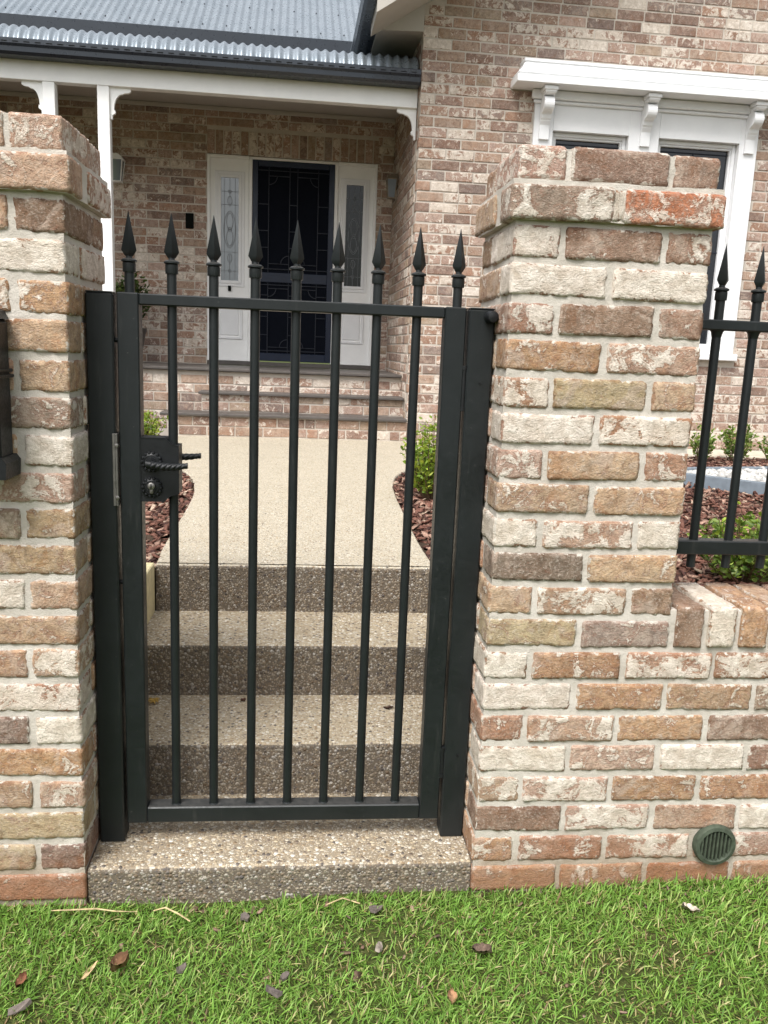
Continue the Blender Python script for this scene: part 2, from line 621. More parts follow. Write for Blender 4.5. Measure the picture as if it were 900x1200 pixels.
    def build(self, name, mats, parent=None, loc=(0, 0, 0), smooth=False, rot=(0, 0, 0)):
        me = mesh_from(name, self.v, self.f, mats, smooth, self.mi if isinstance(mats, (list, tuple)) else None)
        if smooth:
            try:
                me.set_sharp_from_angle(angle=math.radians(48))
            except Exception:
                pass
        import bmesh
        bm = bmesh.new()
        bm.from_mesh(me)
        bmesh.ops.recalc_face_normals(bm, faces=bm.faces)
        bm.to_mesh(me)
        bm.free()
        return link(name, me, parent, loc, rot)


def np_mesh(name, verts, faces, mat, cols=None, attr='lcol', smooth=False):
    """fast mesh: verts (N,3), faces (M,k) all same size, per-vertex colours (N,4)"""
    me = bpy.data.meshes.new(name)
    N, (Mn, k) = len(verts), faces.shape
    me.vertices.add(N)
    me.vertices.foreach_set('co', np.asarray(verts, np.float32).ravel())
    me.loops.add(Mn * k)
    me.loops.foreach_set('vertex_index', faces.astype(np.int32).ravel())
    me.polygons.add(Mn)
    me.polygons.foreach_set('loop_start', np.arange(0, Mn * k, k, dtype=np.int32))
    me.update(calc_edges=True)
    if cols is not None:
        a = me.attributes.new(attr, 'FLOAT_COLOR', 'POINT')
        a.data.foreach_set('color', np.asarray(cols, np.float32).ravel())
    me.materials.append(MAT[mat])
    if smooth:
        me.polygons.foreach_set('use_smooth', np.ones(Mn, bool))
    me.validate()
    return me


# ------------------------------------------------------------------ ground and setting
CP = 0.085                                   # brick course


def lawn_z(x, y):
    return -.012 + .030 * max(0, min(x, 3)) + .012 * noise.noise(Vector((x * 2.3, y * 2.3, 0))) + .02 * min(0, y + .1) * .3


# far ground sheet
g = MB()
g.box(-120, 120, -120, 120, -.30, -.16)
struct(g.build('ground', 'lawn'))
# near lawn, gently uneven
vs, fs = [], []
xs = np.arange(-6, 7.01, .1)
ys = np.arange(-9, .12, .1)
for y in ys:
    for x in xs:
        vs.append((x, y, lawn_z(x, y)))
nx = len(xs)
for j in range(len(ys) - 1):
    for i in range(nx - 1):
        k = j * nx + i
        fs.append((k, k + 1, k + nx + 1, k + nx))
lawn = struct(link('lawn', mesh_from('lawn', vs, fs, 'lawn', True)))

# raised garden soil
BED = .57
g = MB()
g.box(-9, -.53, .345, 1.10, -.1, BED)
g.box(.575, 9, .345, 1.10, -.1, BED)
g.box(-9, 9, 1.10, 5.30, -.1, BED)
struct(g.build('garden_bed', 'soil'))
g = MB()
g.box(1.02, 9, 5.02, 5.50, .2, .603, .01)
struct(g.build('paved_strip', 'apron'))

# path: curved outline
PATHZ = .600


def smooth_curve(pts, n=8):
    out = []
    P = [Vector((*p, 0)) for p in pts]
    P = [2 * P[0] - P[1]] + P + [2 * P[-1] - P[-2]]
    for i in range(1, len(P) - 2):
        for k in range(n):
            t = k / n
            a, b, c, d = P[i - 1], P[i], P[i + 1], P[i + 2]
            q = .5 * ((2 * b) + (c - a) * t + (2 * a - 5 * b + 4 * c - d) * t * t + (3 * b - a - 3 * c + d) * t ** 3)
            out.append((q.x, q.y))
    out.append(pts[-1])
    return out


Lc = smooth_curve([(-.495, 1.10), (-.512, 1.35), (-.522, 1.75), (-.535, 2.25), (-.56, 2.65), (-.63, 3.08), (-.75, 3.45), (-.90, 3.75), (-1.02, 4.2), (-1.08, 4.8), (-1.09, 5.42)])
Rc = smooth_curve([(.540, 1.10), (.532, 1.5), (.54, 2.05), (.552, 2.65), (.582, 3.07), (.65, 3.43), (.77, 3.73), (.90, 4.0), (.99, 4.4), (1.02, 4.9), (1.03, 5.47)])
n = min(len(Lc), len(Rc))
vs, fs = [], []
for i in range(n):
    (lx, ly), (rx, ry) = Lc[i], Rc[i]
    vs += [(lx, ly, .5), (lx, ly, PATHZ - .006), (lx + .006, ly, PATHZ), (rx - .006, ry, PATHZ), (rx, ry, PATHZ - .006), (rx, ry, .5)]
for i in range(n - 1):
    for k in range(5):
        a = i * 6 + k
        fs.append((a, a + 1, a + 7, a + 6))
o = MB()
o.add(vs, fs)
struct(o.build('path', 'agg_path'))

# exposed-aggregate steps: every step a block of its own
steps = struct(empty('entry_steps', (0, .2, 0)))


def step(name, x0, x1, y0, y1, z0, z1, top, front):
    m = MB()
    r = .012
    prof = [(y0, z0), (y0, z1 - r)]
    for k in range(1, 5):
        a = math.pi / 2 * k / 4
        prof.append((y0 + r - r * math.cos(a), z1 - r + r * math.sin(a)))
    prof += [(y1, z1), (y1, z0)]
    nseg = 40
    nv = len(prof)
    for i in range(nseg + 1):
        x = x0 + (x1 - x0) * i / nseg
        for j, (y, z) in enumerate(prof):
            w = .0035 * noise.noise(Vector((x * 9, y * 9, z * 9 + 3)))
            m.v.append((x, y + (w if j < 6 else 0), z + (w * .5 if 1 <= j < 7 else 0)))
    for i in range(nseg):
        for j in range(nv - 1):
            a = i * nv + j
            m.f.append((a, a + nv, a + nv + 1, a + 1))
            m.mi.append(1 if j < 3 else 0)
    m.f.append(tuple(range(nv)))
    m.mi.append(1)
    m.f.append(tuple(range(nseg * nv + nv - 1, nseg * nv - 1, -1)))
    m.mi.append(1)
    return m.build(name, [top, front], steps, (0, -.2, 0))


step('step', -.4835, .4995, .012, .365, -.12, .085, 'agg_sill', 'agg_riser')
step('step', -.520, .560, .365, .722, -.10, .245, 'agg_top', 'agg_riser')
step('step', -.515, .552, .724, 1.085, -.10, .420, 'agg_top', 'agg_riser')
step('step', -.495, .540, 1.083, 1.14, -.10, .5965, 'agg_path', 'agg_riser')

b = MB()
b.box(-.535, -.4985, .372, 1.08, .15, .605, .004)
tag(b.build('timber_board', 'timber'), 'pale yellow treated pine board edging the left side of the steps', 'board')

# ------------------------------------------------------------------ reclaimed bricks (near)
BL, BD, BH = .228, .109, .0715


def rough_brick(seed, L=BL, D=BD, H=BH, s=.0070, r=.0040, amp=.0014, chip=.0075):
    nx, ny, nz = max(2, round(L / s)), max(2, round(D / s)), max(2, round(H / s))
    ids, vs, fs = {}, [], []

    def V(i, j, k):
        key = (i, j, k)
        if key in ids:
            return ids[key]
        p = Vector(((i / nx - .5) * L, (j / ny - .5) * D, (k / nz - .5) * H))
        q = Vector((max(-L / 2 + r, min(L / 2 - r, p.x)), max(-D / 2 + r, min(D / 2 - r, p.y)), max(-H / 2 + r, min(H / 2 - r, p.z))))
        d = p - q
        nrm = d.normalized() if d.length > 1e-9 else Vector((0, 0, 0))
        if d.length > 1e-9:
            p = q + nrm * r
        S = Vector((seed * 13.1, seed * 7.7, seed * 3.3))
        a = noise.fractal(p * 40 + S, .8, 2.1, 5) * amp
        edge = sum(1 for u, h in ((p.x, L), (p.y, D), (p.z, H)) if abs(u) > h / 2 - r * 1.6)
        c = 0
        if edge >= 2:
            c = (max(0, noise.noise(p * 48 + S * 2) - .02) + .5 * max(0, noise.noise(p * 130 + S))) * chip * (1.7 if edge == 3 else 1.1)
        big = noise.noise(p * 9 + S) * amp * .5
        p = p + nrm * (a + big) - p.normalized() * c
        ids[key] = len(vs)
        vs.append(p)
        return ids[key]
    for i in range(nx):
        for j in range(ny):
            fs.append((V(i, j, 0), V(i, j + 1, 0), V(i + 1, j + 1, 0), V(i + 1, j, 0)))
            fs.append((V(i, j, nz), V(i + 1, j, nz), V(i + 1, j + 1, nz), V(i, j + 1, nz)))
    for i in range(nx):
        for k in range(nz):
            fs.append((V(i, 0, k), V(i + 1, 0, k), V(i + 1, 0, k + 1), V(i, 0, k + 1)))
            fs.append((V(i, ny, k), V(i, ny, k + 1), V(i + 1, ny, k + 1), V(i + 1, ny, k)))
    for j in range(ny):
        for k in range(nz):
            fs.append((V(0, j, k), V(0, j, k + 1), V(0, j + 1, k + 1), V(0, j + 1, k)))
            fs.append((V(nx, j, k), V(nx, j + 1, k), V(nx, j + 1, k + 1), V(nx, j, k + 1)))
    me = mesh_from('brick', vs, fs, 'brick', True)
    return me


BV = [rough_brick(i) for i in range(9)]
HV = [rough_brick(30 + i, L=.111) for i in range(4)]           # half bats
PAL = {
    'W': ((.46, .36, .285), .90), 'w': ((.41, .275, .19), .68), 'P': ((.46, .345, .275), .54), 'T': ((.40, .29, .205), .34),
    'Y': ((.37, .295, .205), .27), 'B': ((.24, .165, .122), .26), 'b': ((.27, .185, .138), .47), 'O': ((.37, .235, .155), .40),
    'R': ((.40, .175, .10), .42), 'G': ((.30, .25, .21), .50), 'D': ((.19, .145, .118), .32),
}


def col_of(c):
    (r, g_, b_), p = PAL[c]
    j = rnd.uniform(.9, 1.12)
    return (r * j, g_ * j * rnd.uniform(.96, 1.04), b_ * j * rnd.uniform(.92, 1.06), min(.95, max(.05, p + rnd.uniform(-.08, .08))))


def place_brick(parent, base, x, y, z, c, rz=0., half=False, rot=None, jit=True):
    me = rnd.choice(HV if half else BV)
    ez = (rnd.choice((0, math.pi)) if not half else 0) + rz
    rx = rnd.choice((0, math.pi))
    e = rot if rot is not None else (rx, 0, ez)
    j = (lambda s: rnd.uniform(-s, s)) if jit else (lambda s: 0)
    o = link('brick', me, parent, (x - base[0] + j(.0018), y - base[1] + j(.0016), z - base[2] + j(.0018)),
             (e[0] + j(.012), e[1] + j(.012), e[2] + j(.012)))
    o.color = col_of(c)
    return o


ANY = 'TTYPPBOWwGbT'


def pier(parent, base, xl, rows, mirror=False):
    """rows: list of (course_index_from_bottom, kind, colours of the front bricks left to right)"""
    for k, kind, cs in rows:
        z = k * CP + CP / 2
        if kind == 'A':        # header end, stretcher, header end on the front
            place_brick(parent, base, xl + .0545, .115, z, cs[0], math.pi / 2)
            place_brick(parent, base, xl + .235, .0545, z, cs[1])
            place_brick(parent, base, xl + .4155, .115, z, cs[2], math.pi / 2)
            place_brick(parent, base, xl + .116, .2955, z, rnd.choice(ANY))
            place_brick(parent, base, xl + .354, .2955, z, rnd.choice(ANY))
        elif kind == 'B':
            place_brick(parent, base, xl + .1145, .0545, z, cs[0])
            place_brick(parent, base, xl + .3555, .0545, z, cs[1])
            place_brick(parent, base, xl + .0545, .236, z, rnd.choice(ANY), math.pi / 2)
            place_brick(parent, base, xl + .4155, .236, z, rnd.choice(ANY), math.pi / 2)
            place_brick(parent, base, xl + .235, .2955, z, rnd.choice(ANY))
        elif kind == 'C':      # corbelled course
            e = .016
            for xx, c_ in ((xl + .1145 - e + .005, cs[0]), (xl + .3555 + e - .005, cs[1])):
                ob = place_brick(parent, base, xx, .0545 - e, z, c_)
                ob.scale = (1.045, 1, 1.05)
            h = place_brick(parent, base, xl + .235, .0545 - e + .004, z, 'W', 0, True)
            h.scale = (.30, 1, .97)
            for xx in (xl + .0545 - e, xl + .4155 + e):
                place_brick(parent, base, xx, .270 - e + .014, z, rnd.choice(ANY), math.pi / 2)
            place_brick(parent, base, xl + .235, .2955 + e, z, rnd.choice(ANY))


def rough_box(boxes, s=.012, amp=.0024):
    """mortar body: gridded boxes with an uneven hand-struck surface"""
    vs, fs = [], []
    for x0, x1, y0, y1, z0, z1 in boxes:
        for ax, sgn in ((0, -1), (0, 1), (1, -1), (1, 1), (2, -1), (2, 1)):
            lo, hi = (x0, y0, z0), (x1, y1, z1)
            u, w = [i for i in range(3) if i != ax]
            nu, nw = max(1, int((hi[u] - lo[u]) / s)), max(1, int((hi[w] - lo[w]) / s))
            st = len(vs)
            for i in range(nu + 1):
                for j in range(nw + 1):
                    p = [0, 0, 0]
                    p[ax] = hi[ax] if sgn > 0 else lo[ax]
                    p[u] = lo[u] + (hi[u] - lo[u]) * i / nu
                    p[w] = lo[w] + (hi[w] - lo[w]) * j / nw
                    P = Vector(p)
                    P = P + noise.noise_vector(P * 26) * amp + noise.noise_vector(P * 85) * amp * .55
                    vs.append(P)
            for i in range(nu):
                for j in range(nw):
                    a = st + i * (nw + 1) + j
                    q = (a, a + nw + 1, a + nw + 2, a + 1)
                    fs.append(q if (sgn > 0) == (ax != 1) else tuple(reversed(q)))
    return vs, fs


XL, XR = -.484, .500
PW, PD = .470, .350
MI = .0048                                        # joint recess

# left pier ----------------------------------------------------
base = (XL - PW / 2, PD / 2, 0)
lp = tag(empty('brick_pier', base), 'reclaimed brick pier left of the gate with a black letterbox on its front', 'pier', 'brick gate piers')
vs, fs = rough_box([(XL - PW + MI, XL - MI, MI, PD - MI, -.12, 20 * CP + .012),
                    (XL - PW - .010, XL + .010, -.010, PD + .010, 20 * CP + .004, 21 * CP + .004),
                    (XL - PW + MI, XL - MI, MI, PD - MI, 21 * CP, 22 * CP - .012)])
link('mortar', mesh_from('mortar', vs, fs, 'mortar', True), lp, tuple(-c for c in base))
LROW = {21: 'TPP', 20: 'TT', 19: 'GTB', 18: 'TW', 17: 'TwO', 16: 'TT', 15: 'PTT', 14: 'GG', 13: 'BTW', 12: 'PP', 11: 'TGT', 10: 'TT',
        9: 'TWT', 8: 'TT', 7: 'WOP', 6: 'Ow', 5: 'PDW', 4: 'OO', 3: 'TTP', 2: 'TY', 1: 'OYD', 0: 'BO', -1: 'BBB'}
rows = []
for k, cs in LROW.items():
    kind = 'C' if k == 20 else ('A' if k % 2 == 1 else 'B')
    rows.append((k, kind, cs[:3] if kind == 'A' else cs[:2]))
pier(lp, base, XL - PW, rows)

# its low wall carries on to the left, outside the photo
LWX = -2.55
vs, fs = rough_box([(LWX, XL - PW + .02, MI, .222, -.12, 8 * CP + .106)], .02)
link('mortar', mesh_from('mortar', vs, fs, 'mortar', True), lp, tuple(-c for c in base))
for k in range(0, 8):
    x = XL - PW - .012 - (.12 if k % 2 else 0)
    while x - BL > LWX:
        place_brick(lp, base, x - BL / 2, .0545, k * CP + CP / 2, rnd.choice(ANY))
        x -= BL + .0125
x = XL - PW - .012
while x - .075 > LWX:
    place_brick(lp, base, x - .0375, .108, 8 * CP + .0635, rnd.choice(ANY), rot=(math.pi / 2, 0, math.pi / 2))
    x -= .0865

# right pier with its low wall ---------------------------------
base = (XR + PW / 2, PD / 2, 0)
rp = tag(empty('brick_wall', base), 'reclaimed brick pier right of the gate running into a low wall with brick coping', 'wall', 'brick gate piers')
WALLX = 3.10
vs, fs = rough_box([(XR + MI, XR + PW - MI, MI, PD - MI, -.12, 20 * CP + .012),
                    (XR - .010, XR + PW + .010, -.010, PD + .010, 20 * CP + .004, 21 * CP + .004),
                    (XR + MI, XR + PW - MI, MI, PD - MI, 21 * CP, 22 * CP - .012),
                    (XR + PW - .02, WALLX, MI, .222, -.12, 8 * CP + .106)])
link('mortar', mesh_from('mortar', vs, fs, 'mortar', True), rp, tuple(-c for c in base))
RROW = {21: 'PBB', 20: 'GR', 19: 'WBb', 18: 'WW', 17: 'bBb', 16: 'OP', 15: 'wYT', 14: 'Ww', 13: 'PTO', 12: 'TT', 11: 'WPW', 10: 'DT',
        9: 'TPB', 8: 'YG', 7: 'WOw', 6: 'WO', 5: 'OPO', 4: 'WP', 3: 'PPO', 2: 'BP', 1: 'OOP', 0: 'TP', -1: 'OOO'}
rows = []
for k, cs in RROW.items():
    kind = 'C' if k == 20 else ('A' if k % 2 == 1 else 'B')
    rows.append((k, kind, cs))
# below the coping the right-hand end of the pier is bonded into the wall
for k, kind, cs in rows:
    z = k * CP + CP / 2
    if k > 7:
        pier(rp, base, XR, [(k, kind, cs)])
    else:
        wcols = {7: 'wWPOBT', 6: 'TGBPTW', 5: 'BRTOPW', 4: 'WBPTOG', 3: 'OTPWTB', 2: 'TWPBOT', 1: 'PWTOPB', 0: 'OPTBTO', -1: 'OOTOTO'}[k]
        seq = list(cs) + list(wcols)
        if kind == 'A':
            place_brick(rp, base, XR + .0545, .115, z, seq[0], math.pi / 2)
            x = XR + .1210
            rest = seq[1:]
        else:
            x = XR
            rest = seq
        i = 0
        while x + BL < WALLX:
            c = rest[i] if i < len(rest) else rnd.choice(ANY)
            if kind == 'A' or i > 0:
                place_brick(rp, base, x + BL / 2, .0545, z, c)
            else:
                place_brick(rp, base, x + BL / 2, .0545, z, c)
                place_brick(rp, base, XR + .0545, .236, z, rnd.choice(ANY), math.pi / 2)
            i += 1
            x += BL + .0125
# brick-on-edge coping
cz = 8 * CP + .0545 + .009
x = XR + PW + .012
cc = list('BWOTPwTOWTBPTOPB')
i = 0
while x + .075 < WALLX:
    place_brick(rp, base, x + .0375, .108, cz, cc[i % len(cc)], rot=(math.pi / 2, 0, math.pi / 2))
    x += .0755 + rnd.uniform(.009, .013)
    i += 1

# round green vent in the wall
vt = tag(empty('wall_vent', (1.157, -.004, .134)), 'round green plastic drain vent in the foot of the low brick wall', 'vent')
v = MB()
v.lathe([(.058, .012), (.058, -.004), (.055, -.010), (.0455, -.012), (.0425, -.008), (.0425, .010)], n=40, axis='Y')
v.build('rim', 'vent', vt, smooth=True)
v = MB()
v.lathe([(.044, .0125), (.044, .009)], n=32, axis='Y')
v.build('backing', 'hole', vt)
for k in range(8):
    x = -.0370 + .0740 * k / 7
    h = math.sqrt(max(.0001, .0425 ** 2 - x * x)) + .001
    v = MB()
    v.box(x - .0024, x + .0024, -.009, .006, -h, h, .0008)
    v.build('slat', 'vent', vt)

# black letterbox on the left pier (mostly out of frame)
lb = tag(empty('letterbox', (-.708, -.045, 1.27)), 'black moulded letterbox fixed to the left brick pier at the photo edge', 'letterbox')
v = MB()
v.box(-.098, .098, -.045, .040, -.150, .165, .008)
v.build('box', 'gate_worn', lb)
v = MB()
v.prism([(-.104, -.175), (.110, -.175), (.112, -.140), (.103, -.128), (-.104, -.128)], -.055, .040, 'Y')
v.build('base_moulding', 'gate_worn', lb)
v = MB()
v.box(-.106, .106, -.055, .040, .040, .048, .002)
v.box(-.104, .104, -.052, .040, .052, .060, .002)
v.build('band', 'gate_worn', lb)
v = MB()
v.prism([(-.100, .165), (.100, .165), (.092, .182), (.06, .196), (-.06, .196), (-.092, .182)], -.052, .040, 'Y')
v.build('lid', 'gate_worn', lb)
v = MB()
for k in range(4):
    v.box(.055, .097, -.052 - .003 * (3 - k), -.045, -.118 + .009 * k, -.112 + .009 * k, .001)
v.build('badge', 'gate_worn', lb)
v = MB()
for k in range(7):
    a = k * .9
    v.tube([(.055 + .03 * math.cos(a + t * .5) * (1 - t * .12), -.047, .110 + .034 * math.sin(a + t * .5) * (1 - t * .1)) for t in range(4)], .0035, 6)
v.build('scrollwork', 'gate_worn', lb)

# ------------------------------------------------------------------ gate
GY0, GY1 = .130, .178
GYC = (GY0 + GY1) / 2
SP = .0985
GX0 = .012


def finial_mesh():
    m = MB()
    # square spear head with a ridge to the front
    prof = [(.0005, .1855), (.0175, .0975), (.0105, .0860), (.0075, .0830)]
    m.lathe(prof, n=4, phase=math.pi / 2 + .18)
    m.lathe([(.0078, .0780), (.0075, .0845)], n=14)
    m.lathe([(.0120, .0690), (.0185, .0715), (.0185, .0750), (.0130, .0785), (.0070, .0800)], n=20)
    m.lathe([(.0148, .0475), (.0152, .0490), (.0152, .0680), (.0130, .0695)], n=20)
    m.lathe([(.0116, -.001), (.0116, .0500)], n=16)
    return m


gate = tag(empty('garden_gate', (0, GYC, .138)), 'dark charcoal metal pedestrian gate with spear finials between the two brick piers', 'gate')
GB = (0, GYC, .138)
neg = (0, -GYC, -.138)
fin = finial_mesh()
fin_me = None
bar_me = None
for i in range(9):
    x = GX0 + SP * (i - 4)
    if fin_me is None:
        fo = fin.build('finial', 'gate', gate, (x, 0, 1.511 - .138), smooth=True)
        fin_me = fo.data
    else:
        link('finial', fin_me, gate, (x, 0, 1.511 - .138))
for i in range(1, 8):
    x = GX0 + SP * (i - 4)
    if bar_me is None:
        m = MB()
        m.lathe([(.0116, .182 - .138), (.0116, 1.485 - .138)], n=18)
        m.lathe([(.0140, .1815 - .138), (.0118, .186 - .138)], n=18)
        bo = m.build('bar', 'gate', gate, (x, 0, 0), smooth=True)
        bar_me = bo.data
    else:
        link('bar', bar_me, gate, (x, 0, 0))
m = MB()
m.box(-.4085, -.3575, GY0, GY1, .138, 1.511, .003)
m.build('stile', 'gate', gate, neg)
m = MB()
m.box(.3745, .4270, GY0, GY1, .138, 1.511, .003)
m.build('stile', 'gate', gate, neg)
m = MB()
m.box(-.3575, .3745, GY0 + .001, GY1 - .001, 1.4835, 1.5100, .003)
m.build('top_rail', 'gate', gate, neg)
m = MB()
m.box(-.3575, .3745, GY0 + .001, GY1 - .001, .1385, .1830, .003)
m.build('bottom_rail', 'gate', gate, neg)
# lock case with scooped corners
m = MB()
pl = [(-.3575, 1.014), (-.300, 1.014), (-.296, 1.022), (-.286, 1.028), (-.2665, 1.034), (-.2665, 1.152)]
pl += [(-.276, 1.1525), (-.284, 1.156), (-.292, 1.163), (-.300, 1.170), (-.3575, 1.170)]
m.prism(pl, GY0 - .006, GY1 + .006, 'Y')
lockc = m.build('lock_case', 'gate_worn', gate, neg)
m = MB()
for p0, p1 in zip(pl, pl[1:] + pl[:1]):
    m.bar((p0[0], GY0 - .0065, p0[1]), (p1[0], GY0 - .0065, p1[1]), .0018, .002)
m.build('rim', 'gate_worn', lockc)


def rosette(cx, cz, y0, dirn, rr=.0235):
    m = MB()
    m.lathe([(rr, 0), (rr * .98, -.004 * dirn), (rr * .72, -.0075 * dirn), (rr * .70, -.006 * dirn), (rr * .50, -.0065 * dirn), (rr * .45, -.010 * dirn)],
            (cx, y0, cz), 22, 'Y')
    for k in range(14):
        a = 2 * math.pi * k / 14
        x, z = cx + rr * .93 * math.cos(a), cz + rr * .93 * math.sin(a)
        m.lathe([(.0046, -.001 * dirn), (.0042, -.005 * dirn), (.002, -.0075 * dirn)], (x, y0, z), 8, 'Y')
    return m


def lever(cx, cz, y0, dirn, L=.098):
    """rope-twist lever handle pointing right"""
    m = MB()
    m.lathe([(.009, 0), (.009, -.034 * dirn)], (cx, y0, cz), 14, 'Y')
    yy = y0 - .034 * dirn
    vs, fs = [], []
    ns, nk = 96, 24
    for i in range(ns + 1):
        t = i / ns
        x = cx - .006 + t * L
        r = .0088 - .003 * t + .0012 * math.sin(math.pi * t)
        if t > .94:
            r = .0072
        for k in range(nk):
            a = 2 * math.pi * k / nk
            rr = r * (.86 + .30 * abs(math.sin(2.0 * a + t * 26)) if .12 < t < .92 else 1.0)
            vs.append((x, yy + rr * math.cos(a), cz - .006 * math.sin(math.pi * t * .9) + rr * math.sin(a)))
    for i in range(ns):
        for k in range(nk):
            fs.append((i * nk + k, i * nk + (k + 1) % nk, (i + 1) * nk + (k + 1) % nk, (i + 1) * nk + k))
    fs.append(tuple(range(nk)))
    fs.append(tuple(range(ns * nk, ns * nk + nk)))
    m.add(vs, fs)
    return m


yF, yB = GY0 - .006, GY1 + .006
rosette(-.331, 1.112, yF, 1).build('rosette', 'gate_worn', lockc, smooth=True)
rosette(-.331, 1.049, yF, 1).build('escutcheon', 'gate_worn', lockc, smooth=True)
lever(-.331, 1.112, yF - .008, 1).build('handle', 'gate_worn', lockc, smooth=True)
rosette(-.331, 1.118, yB, -1).build('rosette', 'gate_worn', lockc, smooth=True)
lever(-.331, 1.118, yB + .008, -1, .112).build('handle', 'gate_worn', lockc, smooth=True)
m = MB()
m.lathe([(.0088, -.007), (.0088, -.0135), (.0078, -.0145)], (-.331, yF, 1.0535), 18, 'Y')
m.box(-.3355, -.3265, yF - .0130, yF - .006, 1.034, 1.052, .002)
m.build('key_cylinder', 'steel', lockc, smooth=True)
m = MB()
m.box(-.3322, -.3298, yF - .0152, yF - .0140, 1.047, 1.059)
m.build('keyhole', 'hole', lockc)
# hinges on the right stile
for z0, z1 in ((1.265, 1.365), (.268, .345)):
    m = MB()
    m.lathe([(.0065, z0), (.0065, z1)], (.4300, GY0 + .006, 0), 12)
    m.lathe([(.0085, z0 - .006), (.0085, z0 + .004)], (.4300, GY0 + .006, 0), 12)
    m.lathe([(.0085, z1 - .004), (.0085, z1 + .006)], (.4300, GY0 + .006, 0), 12)
    m.box(.4275, .4325, GY0 + .008, GY0 + .040, z0 + .004, z1 - .004)
    m.build('hinge', 'gate_worn', gate, neg, smooth=True)

# gate posts
for nm, x0, x1, lab in (('L', -.4795, -.4165, 'charcoal square steel post on the latch side, against the left brick pier'),
                        ('R', .4345, .4975, 'charcoal square steel post on the hinge side, against the right brick pier')):
    xc = (x0 + x1) / 2
    p = tag(empty('gate_post', (xc, .160, .085)), lab, 'post', 'gate posts')
    nb = (-xc, -.160, -.085)
    m = MB()
    m.box(x0, x1, .127, .190, .0855, 1.5075, .0035)
    m.build('post', 'gate', p, nb)
    m = MB()
    m.box(x0 + .001, x1 - .001, .128, .189, 1.5078, 1.5115, .0012)
    m.build('cap', 'gate', p, nb)
    if nm == 'L':
        m = MB()
        m.box(-.4165, -.4115, .121, .168, 1.000, 1.178, .001)
        m.box(-.4235, -.4165, .1215, .1268, 1.000, 1.178, .001)
        m.build('strike_plate', 'steel', p, nb)
        m = MB()
        for zz in (1.022, 1.150):
            m.lathe([(.0055, -.002), (.005, -.006), (.002, -.007)], (-.4125, .1205, zz), 10, 'Y')
        m.build('screw', 'steel', p, nb, smooth=True)
        for zz in (1.40, .80):
            m = MB()
            m.lathe([(.006, 0), (.006, .006)], (-.4163, .150, zz), 12, 'X')
            m.build('bumper', 'gate_worn', p, nb)
    else:
        m = MB()
        m.lathe([(.0150, .0), (.0150, -.030), (.012, -.037), (.004, -.039)], (.4845, .1265, 1.490), 18, 'Y')
        m.build('pivot_cap', 'gate_worn', p, nb, smooth=True)
        for zz in (1.33, .33):
            m = MB()
            m.lathe([(.0035, .0), (.003, -.0022)], (.470, .1270, zz), 10, 'Y')
            m.build('screw', 'gate_worn', p, nb)

# fence panel over the low wall
FX = .972
fb = (FX, .160, .86)
fence = tag(empty('fence_panel', fb), 'charcoal spear-topped metal fence panel above the low brick wall on the right', 'fence')
nb = tuple(-c for c in fb)
for z0, z1 in ((1.4840, 1.5100), (.898, .936)):
    m = MB()
    m.box(FX, WALLX - .05, .140, .180, z0, z1, .003)
    m.build('rail', 'gate', fence, nb)
fbar = None
i = 0
while 1.083 + .098 * i < WALLX - .08:
    x = 1.083 + .098 * i
    link('finial', fin_me, fence, (x - FX, 0, 1.511 - .86))
    if fbar is None:
        m = MB()
        m.lathe([(.0116, .0), (.0116, 1.486 - .86)], n=18)
        m.lathe([(.0116, 1.466 - .86), (.0150, 1.480 - .86), (.0185, 1.4842 - .86)], n=18)
        fbar = m.build('bar', 'gate', fence, (x - FX, 0, 0), smooth=True).data
    else:
        link('bar', fbar, fence, (x - FX, 0, 0))
    i += 1

# ------------------------------------------------------------------ house
HTH = math.radians(1.0)
PIV = Vector((1, 5.45, 0))
RH = Matrix.Rotation(HTH, 3, 'Z')


def HW(p):
    return RH @ (Vector(p) - PIV) + PIV


HBASE = (-.8, 5.45, .6)
house = tag(empty('house', HW(HBASE), HTH), 'brick house with white timber verandah, navy screen door and corrugated steel roof behind the gate', 'house')
HN = tuple(-c for c in HBASE)


def hp(mb, name, mats, parent=None, smooth=False):
    """part of the house built in house coordinates"""
    return mb.build(name, mats, house if parent is None else parent, HN if parent is None else (0, 0, 0), smooth)


WY, RX, DY = 5.45, .93, 7.25
WIN = (1.90, 3.90, 1.43, 3.62)            # window surround
DOOR = (-.985, .765, 1.10, 3.285)
# mortar walls (bricks stand 5 mm proud)
m = MB()
q = .005
for x0, x1, z0, z1 in ((RX + q, WIN[0] + .02, .3, 4.16), (WIN[1] - .02, 6.2, .3, 4.16), (WIN[0] + .02, WIN[1] - .02, .3, WIN[2] + .02),
                       (WIN[0] + .02, WIN[1] - .02, WIN[3] - .02, 4.16)):
    m.box(x0, x1, WY + q, WY + .22, z0, z1)
m.prism([(RX + q, 4.16), (6.2, 4.16), (6.2, 5.9), (3.6, 5.9)], WY + q, WY + .22, 'Y')
wing = hp(m, 'front_wall', 'hmortar')
m = MB()
m.box(RX + q, RX + .22, WY + .222, DY + .22, .3, 4.0)
ret = hp(m, 'side_wall', 'hmortar')
m = MB()
for x0, x1, z0, z1 in ((-7.0, DOOR[0] - .002, 1.0, 4.1), (DOOR[1] + .002, RX + .003, 1.0, 4.1), (DOOR[0] - .002, DOOR[1] + .002, DOOR[3] + .002, 4.1)):
    m.box(x0, x1, DY + q, DY + .22, z0, z1)
dwall = hp(m, 'entry_wall', 'hmortar')
S1, S2, S3 = 5.405, 5.665, 5.905
m = MB()
m.box(-1.05, RX + .002, S1 + q, S2 + .05, .3, .775)
m.box(-.880, RX + .002, S2 + q, S3 + .05, .3, .947)
